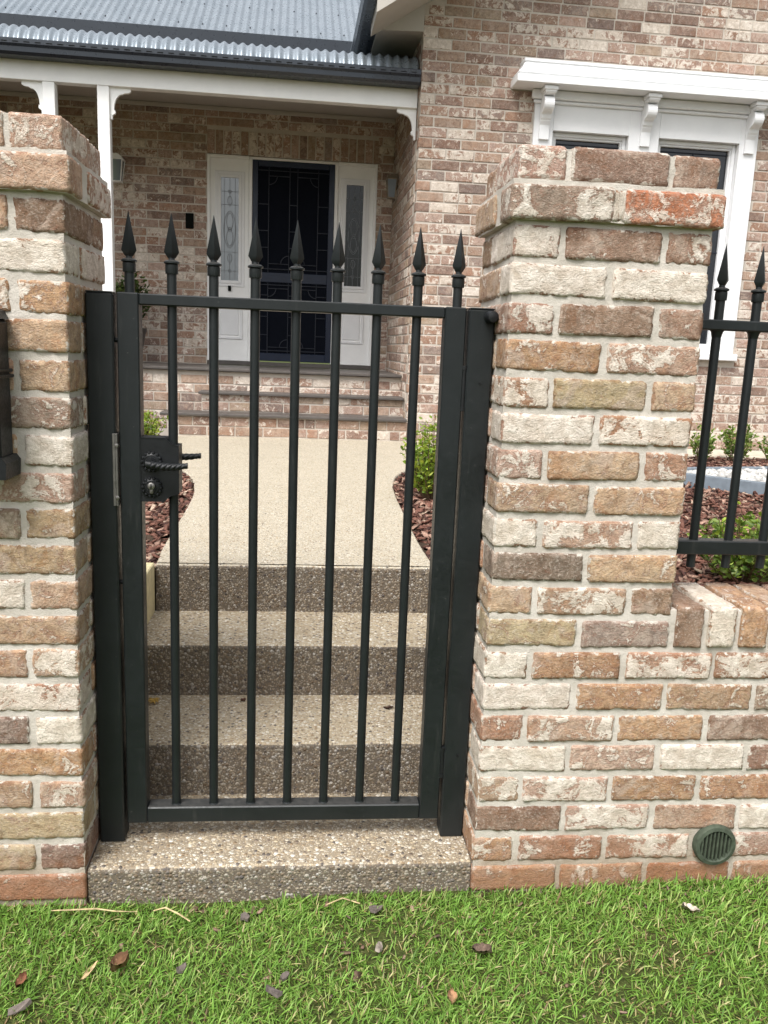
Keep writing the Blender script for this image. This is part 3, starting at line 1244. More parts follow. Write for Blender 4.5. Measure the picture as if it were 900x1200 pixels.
m.box(-7.0, RX + .002, S3 + q, S3 + .25, .3, 1.140)
pbase = hp(m, 'porch_base', 'hmortar')
for x0, x1, y0, y1, z1, nm in ((-1.20, RX - .003, S1 - .035, S2 + .004, .800, 'step_tread'), (-.905, RX - .003, S2 - .035, S3 + .004, .972, 'step_tread'),
                               (-7.0, RX - .003, S3 - .040, DY + .004, 1.168, 'porch_floor')):
    m = MB()
    m.box(x0, x1, y0, y1, z1 - .024, z1, .004)
    hp(m, nm, 'tile')

HB = []          # house bricks: (centre, along, length, colour, owner)
HPAL = [('P', 8), ('T', 8), ('W', 3), ('w', 5), ('b', 3), ('B', 2.2), ('Y', 2), ('G', 2.5), ('D', 1.2), ('O', 1)]
HPOOL = [c for c, w in HPAL for _ in range(int(w * 4))]


def hcol():
    (r, g_, b_), p = PAL[rnd.choice(HPOOL)]
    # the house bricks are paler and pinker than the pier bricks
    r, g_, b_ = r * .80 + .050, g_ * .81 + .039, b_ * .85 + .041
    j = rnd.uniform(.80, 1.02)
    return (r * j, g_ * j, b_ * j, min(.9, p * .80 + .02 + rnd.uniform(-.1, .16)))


def course(owner, axis, fixed, u0, u1, z, k, holes=(), facing=-1, first=None):
    spans = [(u0, u1)]
    for h0, h1, hz0, hz1 in holes:
        if z + .030 > hz0 and z - .030 < hz1:
            ns = []
            for a, b_ in spans:
                if h0 > a:
                    ns.append((a, min(b_, h0)))
                if h1 < b_:
                    ns.append((max(a, h1), b_))
            spans = ns
    pit = .2405
    st = u0 - (pit / 2 if k % 2 else 0)
    nb_ = int((u1 - st) / pit) + 2
    for i in range(nb_):
        a, b_ = st + i * pit + .005, st + (i + 1) * pit - .0055
        for s0, s1 in spans:
            a2, b2 = max(a, s0), min(b_, s1)
            if b2 - a2 > .035:
                if rnd.random() < .07 and b2 - a2 > .2:        # a pair of bats
                    c_ = (a2 + b2) / 2 + rnd.uniform(-.03, .03)
                    segs = ((a2, c_ - .005), (c_ + .005, b2))
                else:
                    segs = ((a2, b2),)
                for e0, e1 in segs:
                    u = (e0 + e1) / 2
                    if axis == 'X':
                        cpos = (u, fixed + .05, z + rnd.uniform(-.0015, .0015))
                    else:
                        cpos = (fixed + .05, u, z + rnd.uniform(-.0015, .0015))
                    HB.append((cpos, axis, e1 - e0, hcol(), owner, .0735))


k = 0
z = .6 + CP / 2
while z < 4.75:
    u0 = RX if z < 4.12 else RX + (z - 4.10) / .636
    course(wing, 'X', WY, RX if z < 4.12 else u0, 5.6, z, k, [WIN])
    if z < 3.98:
        course(ret, 'Y', RX, WY + .115 if k % 2 == 0 else WY + .235, DY, z, k, [])
    k += 1
    z += CP
k = 0
z = 1.168 + CP / 2
while z < 4.05:
    course(dwall, 'X', DY, -4.6, RX, z, k, [DOOR, (DOOR[0], DOOR[1], 3.28, 3.515)])
    k += 1
    z += CP
x = DOOR[0] + .002
while x + .07 < DOOR[1] + .03:                          # soldier course over the door
    HB.append(((x + .037, DY + .05, 3.400), 'S', .224, hcol(), dwall, .0735))
    x += .085
for (x0, x1, yy, z0, nrow) in ((-1.05, RX, S1, .605, 2), (-.88, RX, S2, .800, 2), (-4.1, RX, S3, .605, 6)):
    for j in range(nrow):
        z = z0 + CP * .985 * (j + .5)
        if yy == S3 and j < 4:
            course(pbase, 'X', yy, x0, -.88, z, j)
            if j >= 4:
                course(pbase, 'X', yy, -.88, x1, z, j)
        else:
            course(pbase, 'X', yy, x0, x1, z, j)
# simple chamfered brick meshes shared by the house bricks
import bmesh


def house_brick_mesh(seed, mat):
    m_ = MB()
    m_.box(-.115, .115, -.05, .05, -.03675, .03675, .0045)
    vs = []
    for p in m_.v:
        P = Vector(p)
        P += noise.noise_vector(P * 31 + Vector((seed * 5.1, 0, 0))) * .0034
        vs.append(P)
    me = mesh_from('brick', vs, m_.f, mat)
    return me, np.array(vs), m_.f


HVAR = [house_brick_mesh(s, 'hbrick') for s in range(6)]


def cam_uv(p):
    d = Vector(p) - Vector(CAM)
    zc = d.dot(fwd)
    return 450 + FPX * d.dot(r2) / zc, 600 - FPX * d.dot(u2) / zc, zc


def in_view(c):
    u, w, zc = cam_uv(HW(c))
    if not (0 < u < 900 and 0 < w < 1200):
        return False
    if u > 590 and u < 835 and w > 175:      # behind the right pier
        return False
    if u < 132 and w > 135:
        return False
    return True


def area(hb):
    c, ax, ln, col, own, h = hb
    _, _, zc = cam_uv(HW(c))
    return ln * (.35 if ax == 'Y' else 1) / zc ** 2


vis = [i for i, hb in enumerate(HB) if in_view(hb[0])]
vis.sort(key=lambda i: -area(HB[i]))
pick = set(vis[:300])
jv, jf, jc = [], [], []
off = 0
for i, (c, ax, ln, col, own, h) in enumerate(HB):
    vi = rnd.randrange(len(HVAR))
    me, va, ff = HVAR[vi]
    sx = ln / .23
    flip = rnd.choice((0, math.pi))
    if ax == 'S':
        R3 = Matrix.Rotation(math.pi / 2, 3, 'Y')
    elif ax == 'Y':
        R3 = Matrix.Rotation(math.pi / 2, 3, 'Z')
    else:
        R3 = Matrix.Rotation(flip, 3, 'X')
    py = rnd.uniform(-.002, .002)
    cpos = Vector(c) + (Vector((py, 0, 0)) if ax == 'Y' else Vector((0, py, 0)))
    if i in pick:
        o = link('brick', me, own, cpos, R3.to_euler(), (sx, 1, 1))
        o.color = col
    else:
        vv = (va * np.array([sx, 1, 1])) @ np.array(R3).T + np.array(cpos)
        jv.append(vv)
        jf += [tuple(a + off for a in f) for f in ff]
        off += len(vv)
        jc += [col] * len(vv)
me = mesh_from('far_bricks', np.concatenate(jv), jf, 'hbrick_j')
a = me.attributes.new('bcol', 'FLOAT_COLOR', 'POINT')
a.data.foreach_set('color', np.array(jc, np.float32).ravel())
stuff(link('far_bricks', me, house, HN))

# verandah ------------------------------------------------------
BY = 5.60
m = MB()
m.box(-7.0, RX - .003, BY, BY + .09, 3.412, 3.560, .003)
beam = hp(m, 'beam', 'white')
for xc in (-2.083, -1.655):
    m = MB()
    m.box(xc - .048, xc + .048, BY + .004, BY + .094, 1.169, 3.411, .004)
    hp(m, 'verandah_post', 'white')


def bracket(x, z, s, w=.165, h=.245):
    """fretwork corner bracket with stepped curves; s = +1 grows to the right"""
    pts = [(0, 0), (w, 0), (w, -.028), (w - .022, -.040)]
    for k in range(9):                       # first scoop
        a = math.pi / 2 * k / 8
        pts.append((w - .030 - .035 * math.sin(a), -.040 - .012 * (1 - math.cos(a))))
    for k in range(13):                      # large quarter curve
        a = math.pi / 2 * k / 12
        pts.append((.030 + .065 * (1 - math.sin(a)), -.052 - .120 * (1 - math.cos(a))))
    pts += [(.040, -.180), (.040, -.198), (.016, -.215), (.016, -h), (0, -h)]
    pp = [(x + s * u, z + w_) for u, w_ in pts]
    mm = MB()
    mm.prism(pp, BY + .030, BY + .062, 'Y')
    return mm


for x, s in ((-2.083 - .049, -1), (-1.655 + .049, 1), (RX - .004, -1)):
    hp(bracket(x, 3.4115, s), 'bracket', 'white')
# gutter with a rolled lip
m = MB()
gp = [(5.585, 3.555), (5.475, 3.555), (5.455, 3.575), (5.452, 3.610), (5.440, 3.630), (5.440, 3.664), (5.452, 3.672), (5.462, 3.660), (5.468, 3.600), (5.585, 3.600)]
m.prism(gp, -7.0, RX - .004, 'X')
hp(m, 'gutter', 'gutter', smooth=False)
m = MB()
xx = -4.0
while xx < .9:
    m.box(xx, xx + .045, 5.4365, 5.4398, 3.640, 3.6445)
    xx += .085
hp(m, 'gutter_slots', 'hole')


def corrugated(prof, x0, x1, amp=.0095, pitch=.076, per=12):
    """prof: list of (y,z); ribs run along the profile"""
    nx_ = int((x1 - x0) / pitch * per)
    P = [Vector((0, y, z)) for y, z in prof]
    N = []
    for i in range(len(P)):
        t = (P[min(i + 1, len(P) - 1)] - P[max(i - 1, 0)]).normalized()
        N.append(Vector((0, -t.z, t.y)))
    vs_, fs_ = [], []
    for p, n_ in zip(P, N):
        for k_ in range(nx_ + 1):
            x_ = x0 + (x1 - x0) * k_ / nx_
            d = amp * math.cos(2 * math.pi * (x_ - x0) / pitch)
            vs_.append((x_, p.y + n_.y * d, p.z + n_.z * d))
    for j in range(len(P) - 1):
        for k_ in range(nx_):
            a_ = j * (nx_ + 1) + k_
            fs_.append((a_, a_ + 1, a_ + nx_ + 2, a_ + nx_ + 1))
    return vs_, fs_


prof = [(5.525, 3.570)]
for k in range(0, 13):
    a = math.radians(180 - 84 * k / 12)
    prof.append((5.525 + .28 + .28 * math.cos(a), 3.575 + .28 * math.sin(a)))
prof.append((6.86, 3.96))
m = MB()
m.add(*corrugated(prof, -7.0, RX - .012))
hp(m, 'bullnose_roof', 'zinc', smooth=True)
# main roof and its gutter
m = MB()
m.prism([(6.95, 4.10), (6.83, 4.10), (6.805, 4.13), (6.80, 4.285), (6.815, 4.29), (6.825, 4.16), (6.95, 4.16)], -7.0, .44, 'X')
hp(m, 'main_gutter', 'gutter')
m = MB()
m.box(-7.0, .93, 6.90, 6.96, 3.90, 4.22)
hp(m, 'eave_board', 'gutter')
sl = math.tan(math.radians(34))
m = MB()
m.add(*corrugated([(6.84, 4.262), (7.5, 4.262 + .66 * sl), (11.2, 4.262 + 4.36 * sl)], -5.0, 2.2))
mr = hp(m, 'main_roof', 'zinc', smooth=True)
m = MB()
for row, yy in enumerate((7.05, 7.60, 8.15, 8.7)):
    x = -4.9 + (.19 if row % 2 else 0) + .019
    while x < 1.6:
        zz = 4.262 + (yy - 6.84) * sl
        m.lathe([(.0075, .004), (.0075, .0145), (.004, .018)], (x, yy - .004, zz), 6)
        x += .228
hp(m, 'roof_screws', 'gutter', mr)
# verandah ceiling
m = MB()
m.add([(-7.0, BY + .09, 3.50), (RX, BY + .09, 3.50), (RX, DY + .004, 3.735), (-7.0, DY + .004, 3.735),
       (-7.0, BY + .09, 3.52), (RX, BY + .09, 3.52), (RX, DY + .004, 3.755), (-7.0, DY + .004, 3.755)],
      [(0, 1, 2, 3), (7, 6, 5, 4), (0, 4, 5, 1), (1, 5, 6, 2), (2, 6, 7, 3), (3, 7, 4, 0)])
hp(m, 'verandah_ceiling', 'cream')
m = MB()
m.box(-7.0, RX - .004, DY - .030, DY - .001, 3.690, 3.728, .004)
hp(m, 'cornice_bead', 'cream')
# wing eave: gutter, soffit, gable return
m = MB()
m.prism([(.555, 3.972), (.430, 3.972), (.408, 3.995), (.400, 4.095), (.415, 4.10), (.555, 4.06)], 4.93, 6.90, 'Y')
hp(m, 'side_gutter', 'gutter')
m = MB()
m.box(.556, RX + .004, WY + .003, 6.90, 3.955, 3.970)
hp(m, 'soffit', 'cream')
m = MB()
m.prism([(.560, 3.940), (RX + .003, 3.956), (RX + .003, 4.165), (.560, 3.956)], WY - .006, WY + .002, 'Y')
hp(m, 'gable_return', 'cream')
m = MB()
m.add([(.5, 4.93, 3.885), (3.6, 4.93, 5.857), (3.6, 5.448, 5.857), (.5, 5.448, 3.885), (.5, 4.93, 3.97), (3.6, 4.93, 5.94), (3.6, 5.448, 5.94), (.5, 5.448, 3.97)],
      [(0, 1, 2, 3), (7, 6, 5, 4), (0, 4, 5, 1), (1, 5, 6, 2), (2, 6, 7, 3), (3, 7, 4, 0)])
hp(m, 'rake_soffit', 'cream')
m = MB()
m.add([(.40, 4.90, 4.08), (3.6, 4.90, 6.11), (3.6, 9.5, 6.11), (.40, 9.5, 4.08), (.40, 4.90, 4.10), (3.6, 4.90, 6.13), (3.6, 9.5, 6.13), (.40, 9.5, 4.10)],
      [(0, 1, 2, 3), (7, 6, 5, 4), (0, 4, 5, 1), (1, 5, 6, 2), (2, 6, 7, 3), (3, 7, 4, 0)])
hp(m, 'wing_roof', 'zinc')

# front door with screen and side lights ------------------------
DX0, DX1, DZ0, DZ1 = -.525, .322, 1.225, 3.255
m = MB()
m.box(DOOR[0] + .003, DX0 - .035, DY + .03, DY + .13, DZ0 - .012, DOOR[3] - .003, .004)     # left side panel ground
m.box(DX1 + .035, DOOR[1] - .003, DY + .03, DY + .13, DZ0 - .012, DOOR[3] - .003, .004)
m.box(DX0 - .0348, DX1 + .0348, DY + .02, DY + .13, DZ1 + .002, DOOR[3] - .003, .003)
m.box(DX0 - .0348, DX0 - .002, DY + .005, DY + .13, DZ0 - .012, DZ1 + .0015, .003)
m.box(DX1 + .002, DX1 + .0348, DY + .005, DY + .13, DZ0 - .012, DZ1 + .0015, .003)
m.box(DOOR[0] + .001, DOOR[0] + .030, DY - .004, DY + .028, DZ0 - .012, DOOR[3] - .004, .003)
m.box(DOOR[1] - .030, DOOR[1] - .001, DY - .004, DY + .028, DZ0 - .012, DOOR[3] - .004, .003)
m.box(DOOR[0] + .031, DX0 - .036, DY - .004, DY + .028, DOOR[3] - .034, DOOR[3] - .004, .003)
m.box(DX1 + .036, DOOR[1] - .031, DY - .004, DY + .028, DOOR[3] - .034, DOOR[3] - .004, .003)
frame = hp(m, 'door_frame', 'white')
m = MB()
m.box(DOOR[0], DOOR[1], DY - .006, DY + .14, 1.169, DZ0 - .014, .004)
hp(m, 'threshold', 'tile')

door = None
m = MB()
fw = .058
m.box(DX0, DX0 + fw, DY + .015, DY + .050, DZ0, DZ1, .003)
m.box(DX1 - fw, DX1, DY + .015, DY + .050, DZ0, DZ1, .003)
m.box(DX0 + fw, DX1 - fw, DY + .016, DY + .049, DZ1 - fw, DZ1, .003)
m.box(DX0 + fw, DX1 - fw, DY + .016, DY + .049, DZ0, DZ0 + .085, .003)
m.box(DX0 + fw, DX1 - fw, DY + .016, DY + .049, 2.045, 2.145, .003)
door = hp(m, 'screen_door', 'navy')
m = MB()
m.box(DX0 + fw - .004, DX1 - fw + .004, DY + .032, DY + .036, DZ0 + .08, DZ1 - fw + .004)
hp(m, 'mesh_panel', 'mesh', door)
m = MB()
gx0, gx1 = DX0 + fw, DX1 - fw
gy, gw = DY + .022, .0085


def gl(x0, z0, x1, z1):
    m.bar((x0, gy, z0), (x1, gy, z1), gw, .008)


def garc(cx, cz, r, sx, sz):
    """notched quarter corner ornament"""
    pts = []
    for k_ in range(9):
        a_ = math.pi / 2 * k_ / 8
        pts.append((cx + sx * r * math.cos(a_), cz + sz * r * math.sin(a_)))
    pts = [(cx + sx * (r + .03), cz), *pts, (cx, cz + sz * (r + .03))]
    for a_, b_ in zip(pts, pts[1:]):
        gl(a_[0], a_[1], b_[0], b_[1])


iw = gx1 - gx0
fx = [gx0 + iw * t for t in (.0, .15, .445, .555, .85, 1.)]
for z0, z1, hs in ((2.145, DZ1 - fw, (.14, .30, .55)), (DZ0 + .085, 2.045, (.16, .42, .72))):
    H_ = z1 - z0
    for x_ in fx[1:5]:
        gl(x_, z0, x_, z1)
    for t_ in (.035, .965):
        gl(gx0, z0 + H_ * t_, gx1, z0 + H_ * t_)
    zi0, zi1 = z0 + H_ * .085, z0 + H_ * .915
    for a_, b_ in ((fx[1], fx[2]), (fx[3], fx[4])):
        gl(a_, zi0, b_, zi0)
        gl(a_, zi1, b_, zi1)
    for t_ in hs:
        zz = z0 + H_ * (.1 + t_)
        for a_, b_ in ((fx[0], fx[1]), (fx[2], fx[3]), (fx[4], fx[5])):
            gl(a_, zz, b_, zz)
    garc(fx[1], zi1, .085, 1, -1)
    garc(fx[4], zi1, .085, -1, -1)
    garc(fx[2], zi0, .085, -1, 1)
    garc(fx[3], zi0, .085, 1, 1)
hp(m, 'grille', 'grille', door)
m = MB()
m.lathe([(.011, -.02), (.011, -.045), (.02, -.05), (.02, -.06)], (DX0 + .028, DY + .03, 2.16), 12, 'Y')
hp(m, 'door_knob', 'gate_worn', door, True)
m = MB()
m.box(DX0, DX1, DY + .10, DY + .125, DZ0, DZ1)
hp(m, 'front_door', 'navy')

for si, (g0, g1, p0, p1) in enumerate(((-.845, -.665, DOOR[0], DX0), (.447, .625, DX1, DOOR[1]))):
    c = (g0 + g1) / 2
    # glazing bead
    m = MB()
    zt, zb = 3.066, 2.043
    for (x0, x1, z0, z1, yy) in ((g0 - .062, g0 - .030, zb - .062, zt + .062, .020), (g1 + .030, g1 + .062, zb - .062, zt + .062, .020),
                                 (g0 - .030, g1 + .030, zt + .030, zt + .062, .020), (g0 - .030, g1 + .030, zb - .062, zb - .030, .020),
                                 (g0 - .030, g0, zb - .030, zt + .030, .012), (g1, g1 + .030, zb - .030, zt + .030, .012),
                                 (g0, g1, zt, zt + .030, .012), (g0, g1, zb - .030, zb, .012)):
        m.box(x0, x1, DY + yy, DY + .034, z0, z1, .002)
    sl_ = hp(m, 'side_light', 'white_trim')
    m = MB()
    m.box(g0, g1, DY + .0255, DY + .0290, zb, zt)
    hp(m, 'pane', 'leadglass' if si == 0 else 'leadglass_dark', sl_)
    m = MB()
    yy = DY + .0245

    def ld(x0, z0, x1, z1, w=.005):
        m.bar((x0, yy, z0), (x1, yy, z1), w, .004)
    ld(c, zb, c, 2.30)
    ld(c, 2.78, c, zt)
    for dx in (-.055, .055):
        ld(c + dx, zb, c + dx, zt, .004)
    for zz in (2.14, 2.33, 2.80, 2.93):
        ld(g0, zz, g1, zz, .004)
    def ell(cz_, rx_, rz_, n_=18, w=.006):
        pts = [(c + rx_ * math.sin(2 * math.pi * k_ / n_) * abs(math.sin(2 * math.pi * k_ / n_)) ** .2, cz_ + rz_ * math.cos(2 * math.pi * k_ / n_)) for k_ in range(n_ + 1)]
        for a_, b_ in zip(pts, pts[1:]):
            if (a_[0] - b_[0]) ** 2 + (a_[1] - b_[1]) ** 2 > 1e-8:
                ld(a_[0], a_[1], b_[0], b_[1], w)
    ell(2.555, .062, .185)
    ell(2.635, .033, .085)
    ell(2.475, .033, .085)
    ell(2.555, .018, .022)
    ell(2.84 if si == 0 else 2.84, .022, .045)
    ell(2.27, .022, .045)
    ell(2.93, .014, .016)
    ell(2.14, .014, .016)
    hp(m, 'lead_came', 'lead', sl_)
    # raised panel below
    m = MB()
    z0, z1 = 1.44, 1.80
    for (x0, x1, a0, a1) in ((g0 - .045, g0 - .020, z0, z1), (g1 + .020, g1 + .045, z0, z1), (g0 - .020, g1 + .020, z1 - .025, z1), (g0 - .020, g1 + .020, z0, z0 + .025)):
        m.box(x0, x1, DY + .018, DY + .0335, a0, a1, .003)
    m.box(g0 - .005, g1 + .005, DY + .022, DY + .0335, z0 + .04, z1 - .04, .008)
    hp(m, 'raised_panel', 'white_trim')
    if si == 0:
        m = MB()
        m.box(c - .016, c + .016, DY + .012, DY + .0298, 1.935, 1.99, .003)
        hp(m, 'bell_push', 'hole', sl_)

# front window with corbelled hood -------------------------------
m = MB()
yb = WY - .030
ops = ((2.068, 2.735), (3.005, 3.735))
z_top, z_bot = 3.270, 1.50
for x0, x1, z0, z1 in ((WIN[0], ops[0][0], 1.42, WIN[3]), (ops[0][1], ops[1][0], 1.42, WIN[3]), (ops[1][1], WIN[1], 1.42, WIN[3])):
    m.box(x0, x1, yb, WY + .16, z0, z1, .003)
for x0, x1 in ops:
    m.box(x0 + .0005, x1 - .0005, yb + .0005, WY + .16, z_top, WIN[3] - .001)
    m.box(x0 + .0005, x1 - .0005, yb + .0005, WY + .16, 1.421, z_bot)
win = hp(m, 'window_surround', 'white_trim')
for x0, x1 in ops:
    m = MB()
    yy0, yy1 = WY + .025, WY + .07
    for a0, a1, b0, b1 in ((x0 + .002, x0 + .032, z_bot, z_top - .002), (x1 - .032, x1 - .002, z_bot, z_top - .002), (x0 + .032, x1 - .032, z_top - .034, z_top - .002),
                           (x0 + .032, x1 - .032, z_bot, z_bot + .06)):
        m.box(a0, a1, yy0, yy1, b0, b1, .004)
    for a0, a1, b0, b1 in ((x0 + .032, x0 + .050, z_bot + .06, z_top - .034), (x1 - .050, x1 - .032, z_bot + .06, z_top - .034),
                           (x0 + .050, x1 - .050, z_top - .050, z_top - .034)):
        m.box(a0, a1, yy0 + .012, yy1 + .01, b0, b1, .003)
    wf = hp(m, 'window', 'white_trim')
    m = MB()
    m.box(x0 + .050, x1 - .050, WY + .070, WY + .074, z_bot + .06, z_top - .050)
    hp(m, 'pane', 'glass', wf)
    m = MB()
    xm = (x0 + x1) / 2
    m.box(xm - .005, xm + .005, WY + .062, WY + .0695, z_bot + .06, z_top - .085, .001)
    m.box(x0 + .050, x1 - .050, WY + .058, WY + .0695, z_top - .088, z_top - .082)
    m.box(x0 + .050, x1 - .050, WY + .062, WY + .0695, 2.36, 2.372)
    hp(m, 'glazing_bar', 'grille', wf)
# sill
m = MB()
m.box(1.87, 3.93, WY - .065, WY + .004, 1.418, 1.478, .006)
hp(m, 'sill', 'white_trim', win)
# hood
m = MB()
hx0, hx1 = 1.685, 4.13


def hood_ring(pf):
    """profile (projection, z) swept round left return, front and right return"""
    vs_, fs_ = [], []
    n_ = len(pf)
    for corner in range(4):
        for p_, z_ in pf:
            ix = hx0 + (.225 - p_) if corner < 2 else hx1 - (.225 - p_)
            yy_ = WY - .001 if corner in (0, 3) else WY - p_
            vs_.append((ix, yy_, z_))
    for s_ in range(3):
        for j_ in range(n_):
            a_, b_ = s_ * n_ + j_, s_ * n_ + (j_ + 1) % n_
            fs_.append((a_, b_, b_ + n_, a_ + n_))
    fs_.append(tuple(range(n_)))
    fs_.append(tuple(range(3 * n_ + n_ - 1, 3 * n_ - 1, -1)))
    return vs_, fs_


m.add(*hood_ring([(.03, 3.575), (.218, 3.575), (.225, 3.580), (.225, 3.632), (.206, 3.637), (.206, 3.645), (.214, 3.649), (.214, 3.660), (.196, 3.672), (.180, 3.690), (.166, 3.715), (.158, 3.738), (.148, 3.742), (.148, 3.750), (.156, 3.754), (.156, 3.775), (.03, 3.790)]))
hood = hp(m, 'window_hood', 'white_trim', win)
m = MB()
m.box(1.86, 3.955, WY - .075, yb - .001, 3.500, 3.574, .010)
m.box(1.88, 3.935, WY - .052, yb - .001, 3.470, 3.499, .008)
hp(m, 'bed_moulding', 'white_trim', win)
for xc in (1.985, 2.872, 3.818):
    m = MB()
    w = .042
    pf = [(yb - .001, 3.572), (yb - .155, 3.572), (yb - .160, 3.545), (yb - .150, 3.520), (yb - .128, 3.512)]
    for k in range(11):                           # scroll belly
        a = math.pi * (.5 - k / 10)
        pf.append((yb - .085 - .050 * math.cos(a), 3.450 + .058 * math.sin(a)))
    pf += [(yb - .058, 3.378), (yb - .052, 3.350), (yb - .040, 3.335), (yb - .040, 3.330), (yb - .024, 3.300), (yb - .022, 3.190), (yb - .001, 3.186)]
    m.prism(pf, xc - w, xc + w, 'X')
    m.box(xc - w - .016, xc + w + .016, yb - .166, yb - .002, 3.540, 3.5735, .004)
    m.box(xc - w - .007, xc + w + .007, yb - .156, yb - .0025, 3.524, 3.5398, .004)
    hp(m, 'corbel', 'white_trim', win)
# dark sheet painted as the unlit room behind the glazing, so the panes read deep
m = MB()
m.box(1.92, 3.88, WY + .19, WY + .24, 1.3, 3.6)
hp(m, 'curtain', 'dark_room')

# lanterns and switch box on the house walls -----------------------


def lantern(loc_h, rz, label, mt='white'):
    L = tag(empty('wall_lantern', HW(loc_h), rz), label, 'lamp', 'verandah wall lanterns')
    mm = MB()
    mm.box(-.035, .035, -.012, .0, .02, .16, .004)
    mm.box(-.012, .012, -.095, -.010, .150, .166, .003)
    mm.build('bracket', mt, L)
    mm = MB()
    for sx_ in (-1, 1):
        for sy_ in (-1, 1):
            mm.tube([(sx_ * .045, -.085 + sy_ * .045, -.10), (sx_ * .068, -.085 + sy_ * .068, .10)], .0055, 5)
    mm.box(-.076, .076, -.161, -.009, .098, .112, .003)
    mm.box(-.050, .050, -.135, -.035, -.112, -.098, .003)
    mm.prism([(-.07, .112), (.07, .112), (.03, .150), (-.03, .150)], -.150, -.020, 'Y')
    mm.build('cage', mt, L)
    mm = MB()
    mm.add([(-.043, -.128, -.098), (.043, -.128, -.098), (.043, -.042, -.098), (-.043, -.042, -.098), (-.065, -.150, .098), (.065, -.150, .098), (.065, -.020, .098), (-.065, -.020, .098)],
           [(0, 1, 5, 4), (1, 2, 6, 5), (2, 3, 7, 6), (3, 0, 4, 7)])
    mm.build('pane', 'leadglass', L)
    return L


lantern((-1.865, DY - .004, 3.045), HTH, 'white framed wall lantern beside the verandah post')
lan2 = lantern((RX - .004, 6.80, 2.97), HTH - math.pi / 2, 'bronze wall lantern on the side wall right of the front door', 'bronze')
lan2.scale = (.72, .72, .85)
m = MB()
m.box(-.040, .040, -.022, 0, -.075, .075, .005)
m.box(-.028, .028, -.026, -.0222, -.02, .06, .002)
tag(m.build('keypad_box', 'hole', None, HW((-1.160, DY - .003, 2.614)), rot=(0, 0, HTH)), 'small black rectangular box on the brick wall left of the front door', 'box')

# ------------------------------------------------------------------ garden edging and pebbles
A_, B_, C_, D_ = (2.33, 3.62), (3.35, 2.66), (4.70, 3.10), (4.05, 4.02)
ed = tag(empty('garden_edging', (3.3, 3.3, BED)), 'grey-blue edging kerb around the white pebbles in the right garden bed', 'edging')
eb = (-3.3, -3.3, -BED)


def edge_piece(p, q_, h=.085, w=.075):
    p, q_ = Vector((*p, 0)), Vector((*q_, 0))
    t_ = (q_ - p).normalized()
    n_ = Vector((-t_.y, t_.x, 0)) * w / 2
    mm = MB()
    mm.add([(*(p - n_).xy, BED - .02), (*(q_ - n_).xy, BED - .02), (*(q_ + n_).xy, BED - .02), (*(p + n_).xy, BED - .02),
            (*(p - n_).xy, BED + h), (*(q_ - n_).xy, BED + h), (*(q_ + n_).xy, BED + h), (*(p + n_).xy, BED + h)],
           [(0, 3, 2, 1), (4, 5, 6, 7), (0, 1, 5, 4), (1, 2, 6, 5), (2, 3, 7, 6), (3, 0, 4, 7)])
    return mm


for p, q_, s in ((A_, B_, .095), (B_, C_, .091), (C_, D_, .093), (D_, A_, .089)):
    edge_piece(p, q_, s).build('kerb_piece', 'edging', ed, eb)


def in_poly(x, y, poly):
    c = False
    for i in range(len(poly)):
        (x0, y0), (x1, y1) = poly[i], poly[i - 1]
        if (y0 > y) != (y1 > y) and x < (x1 - x0) * (y - y0) / (y1 - y0) + x0:
            c = not c
    return c


rs = np.random.RandomState(5)
# pebbles
ico = bmesh.new()
bmesh.ops.create_icosphere(ico, subdivisions=1, radius=1)
iv = np.array([v_.co[:] for v_ in ico.verts])
ifc = np.array([[v_.index for v_ in f.verts] for f in ico.faces])
ico.free()
V, F, Cc = [], [], []
poly = [A_, B_, C_, D_]
cnt = 0
while cnt < 2200:
    x, y = rs.uniform(2.3, 4.75), rs.uniform(2.6, 4.1)
    if not in_poly(x, y, poly):
        continue
    s = rs.uniform(.016, .034)
    sc = s * np.array([rs.uniform(.8, 1.4), rs.uniform(.8, 1.3), rs.uniform(.5, .8)])
    a = rs.uniform(0, 6.28)
    R_ = np.array([[math.cos(a), -math.sin(a), 0], [math.sin(a), math.cos(a), 0], [0, 0, 1]])
    V.append((iv * sc * (1 + .12 * rs.randn(len(iv), 1))) @ R_.T + np.array([x, y, BED + .055 + rs.uniform(0, .022)]))
    F.append(ifc + len(iv) * cnt)
    k = rs.uniform(.36, .58)
    Cc.append(np.tile([k, k * .98, k * .93, 1], (len(iv), 1)))
    cnt += 1
stuff(tag(link('white_pebbles', np_mesh('white_pebbles', np.concatenate(V), np.concatenate(F), 'pebble', np.concatenate(Cc), smooth=True)),
          'white landscaping pebbles inside the grey edging', 'pebbles'))

# ------------------------------------------------------------------ mulch


def path_x(y, side):
    pts = Lc if side < 0 else Rc
    ys_ = [p[1] for p in pts]
    xs_ = [p[0] for p in pts]
    return float(np.interp(y, ys_, xs_))


cube = np.array([(x, y, z) for z in (-1, 1) for y in (-1, 1) for x in (-1, 1)], float)
cfc = np.array([(0, 2, 3, 1), (4, 5, 7, 6), (0, 1, 5, 4), (2, 6, 7, 3), (0, 4, 6, 2), (1, 3, 7, 5)])


def rotmat(a, b, c):
    ca, sa, cb, sb, cc_, sc_ = math.cos(a), math.sin(a), math.cos(b), math.sin(b), math.cos(c), math.sin(c)
    Rz = np.array([[ca, -sa, 0], [sa, ca, 0], [0, 0, 1]])
    Ry = np.array([[cb, 0, sb], [0, 1, 0], [-sb, 0, cb]])
    Rx = np.array([[1, 0, 0], [0, cc_, -sc_], [0, sc_, cc_]])
    return Rz @ Ry @ Rx


V, F, Cc = [], [], []
cnt = 0


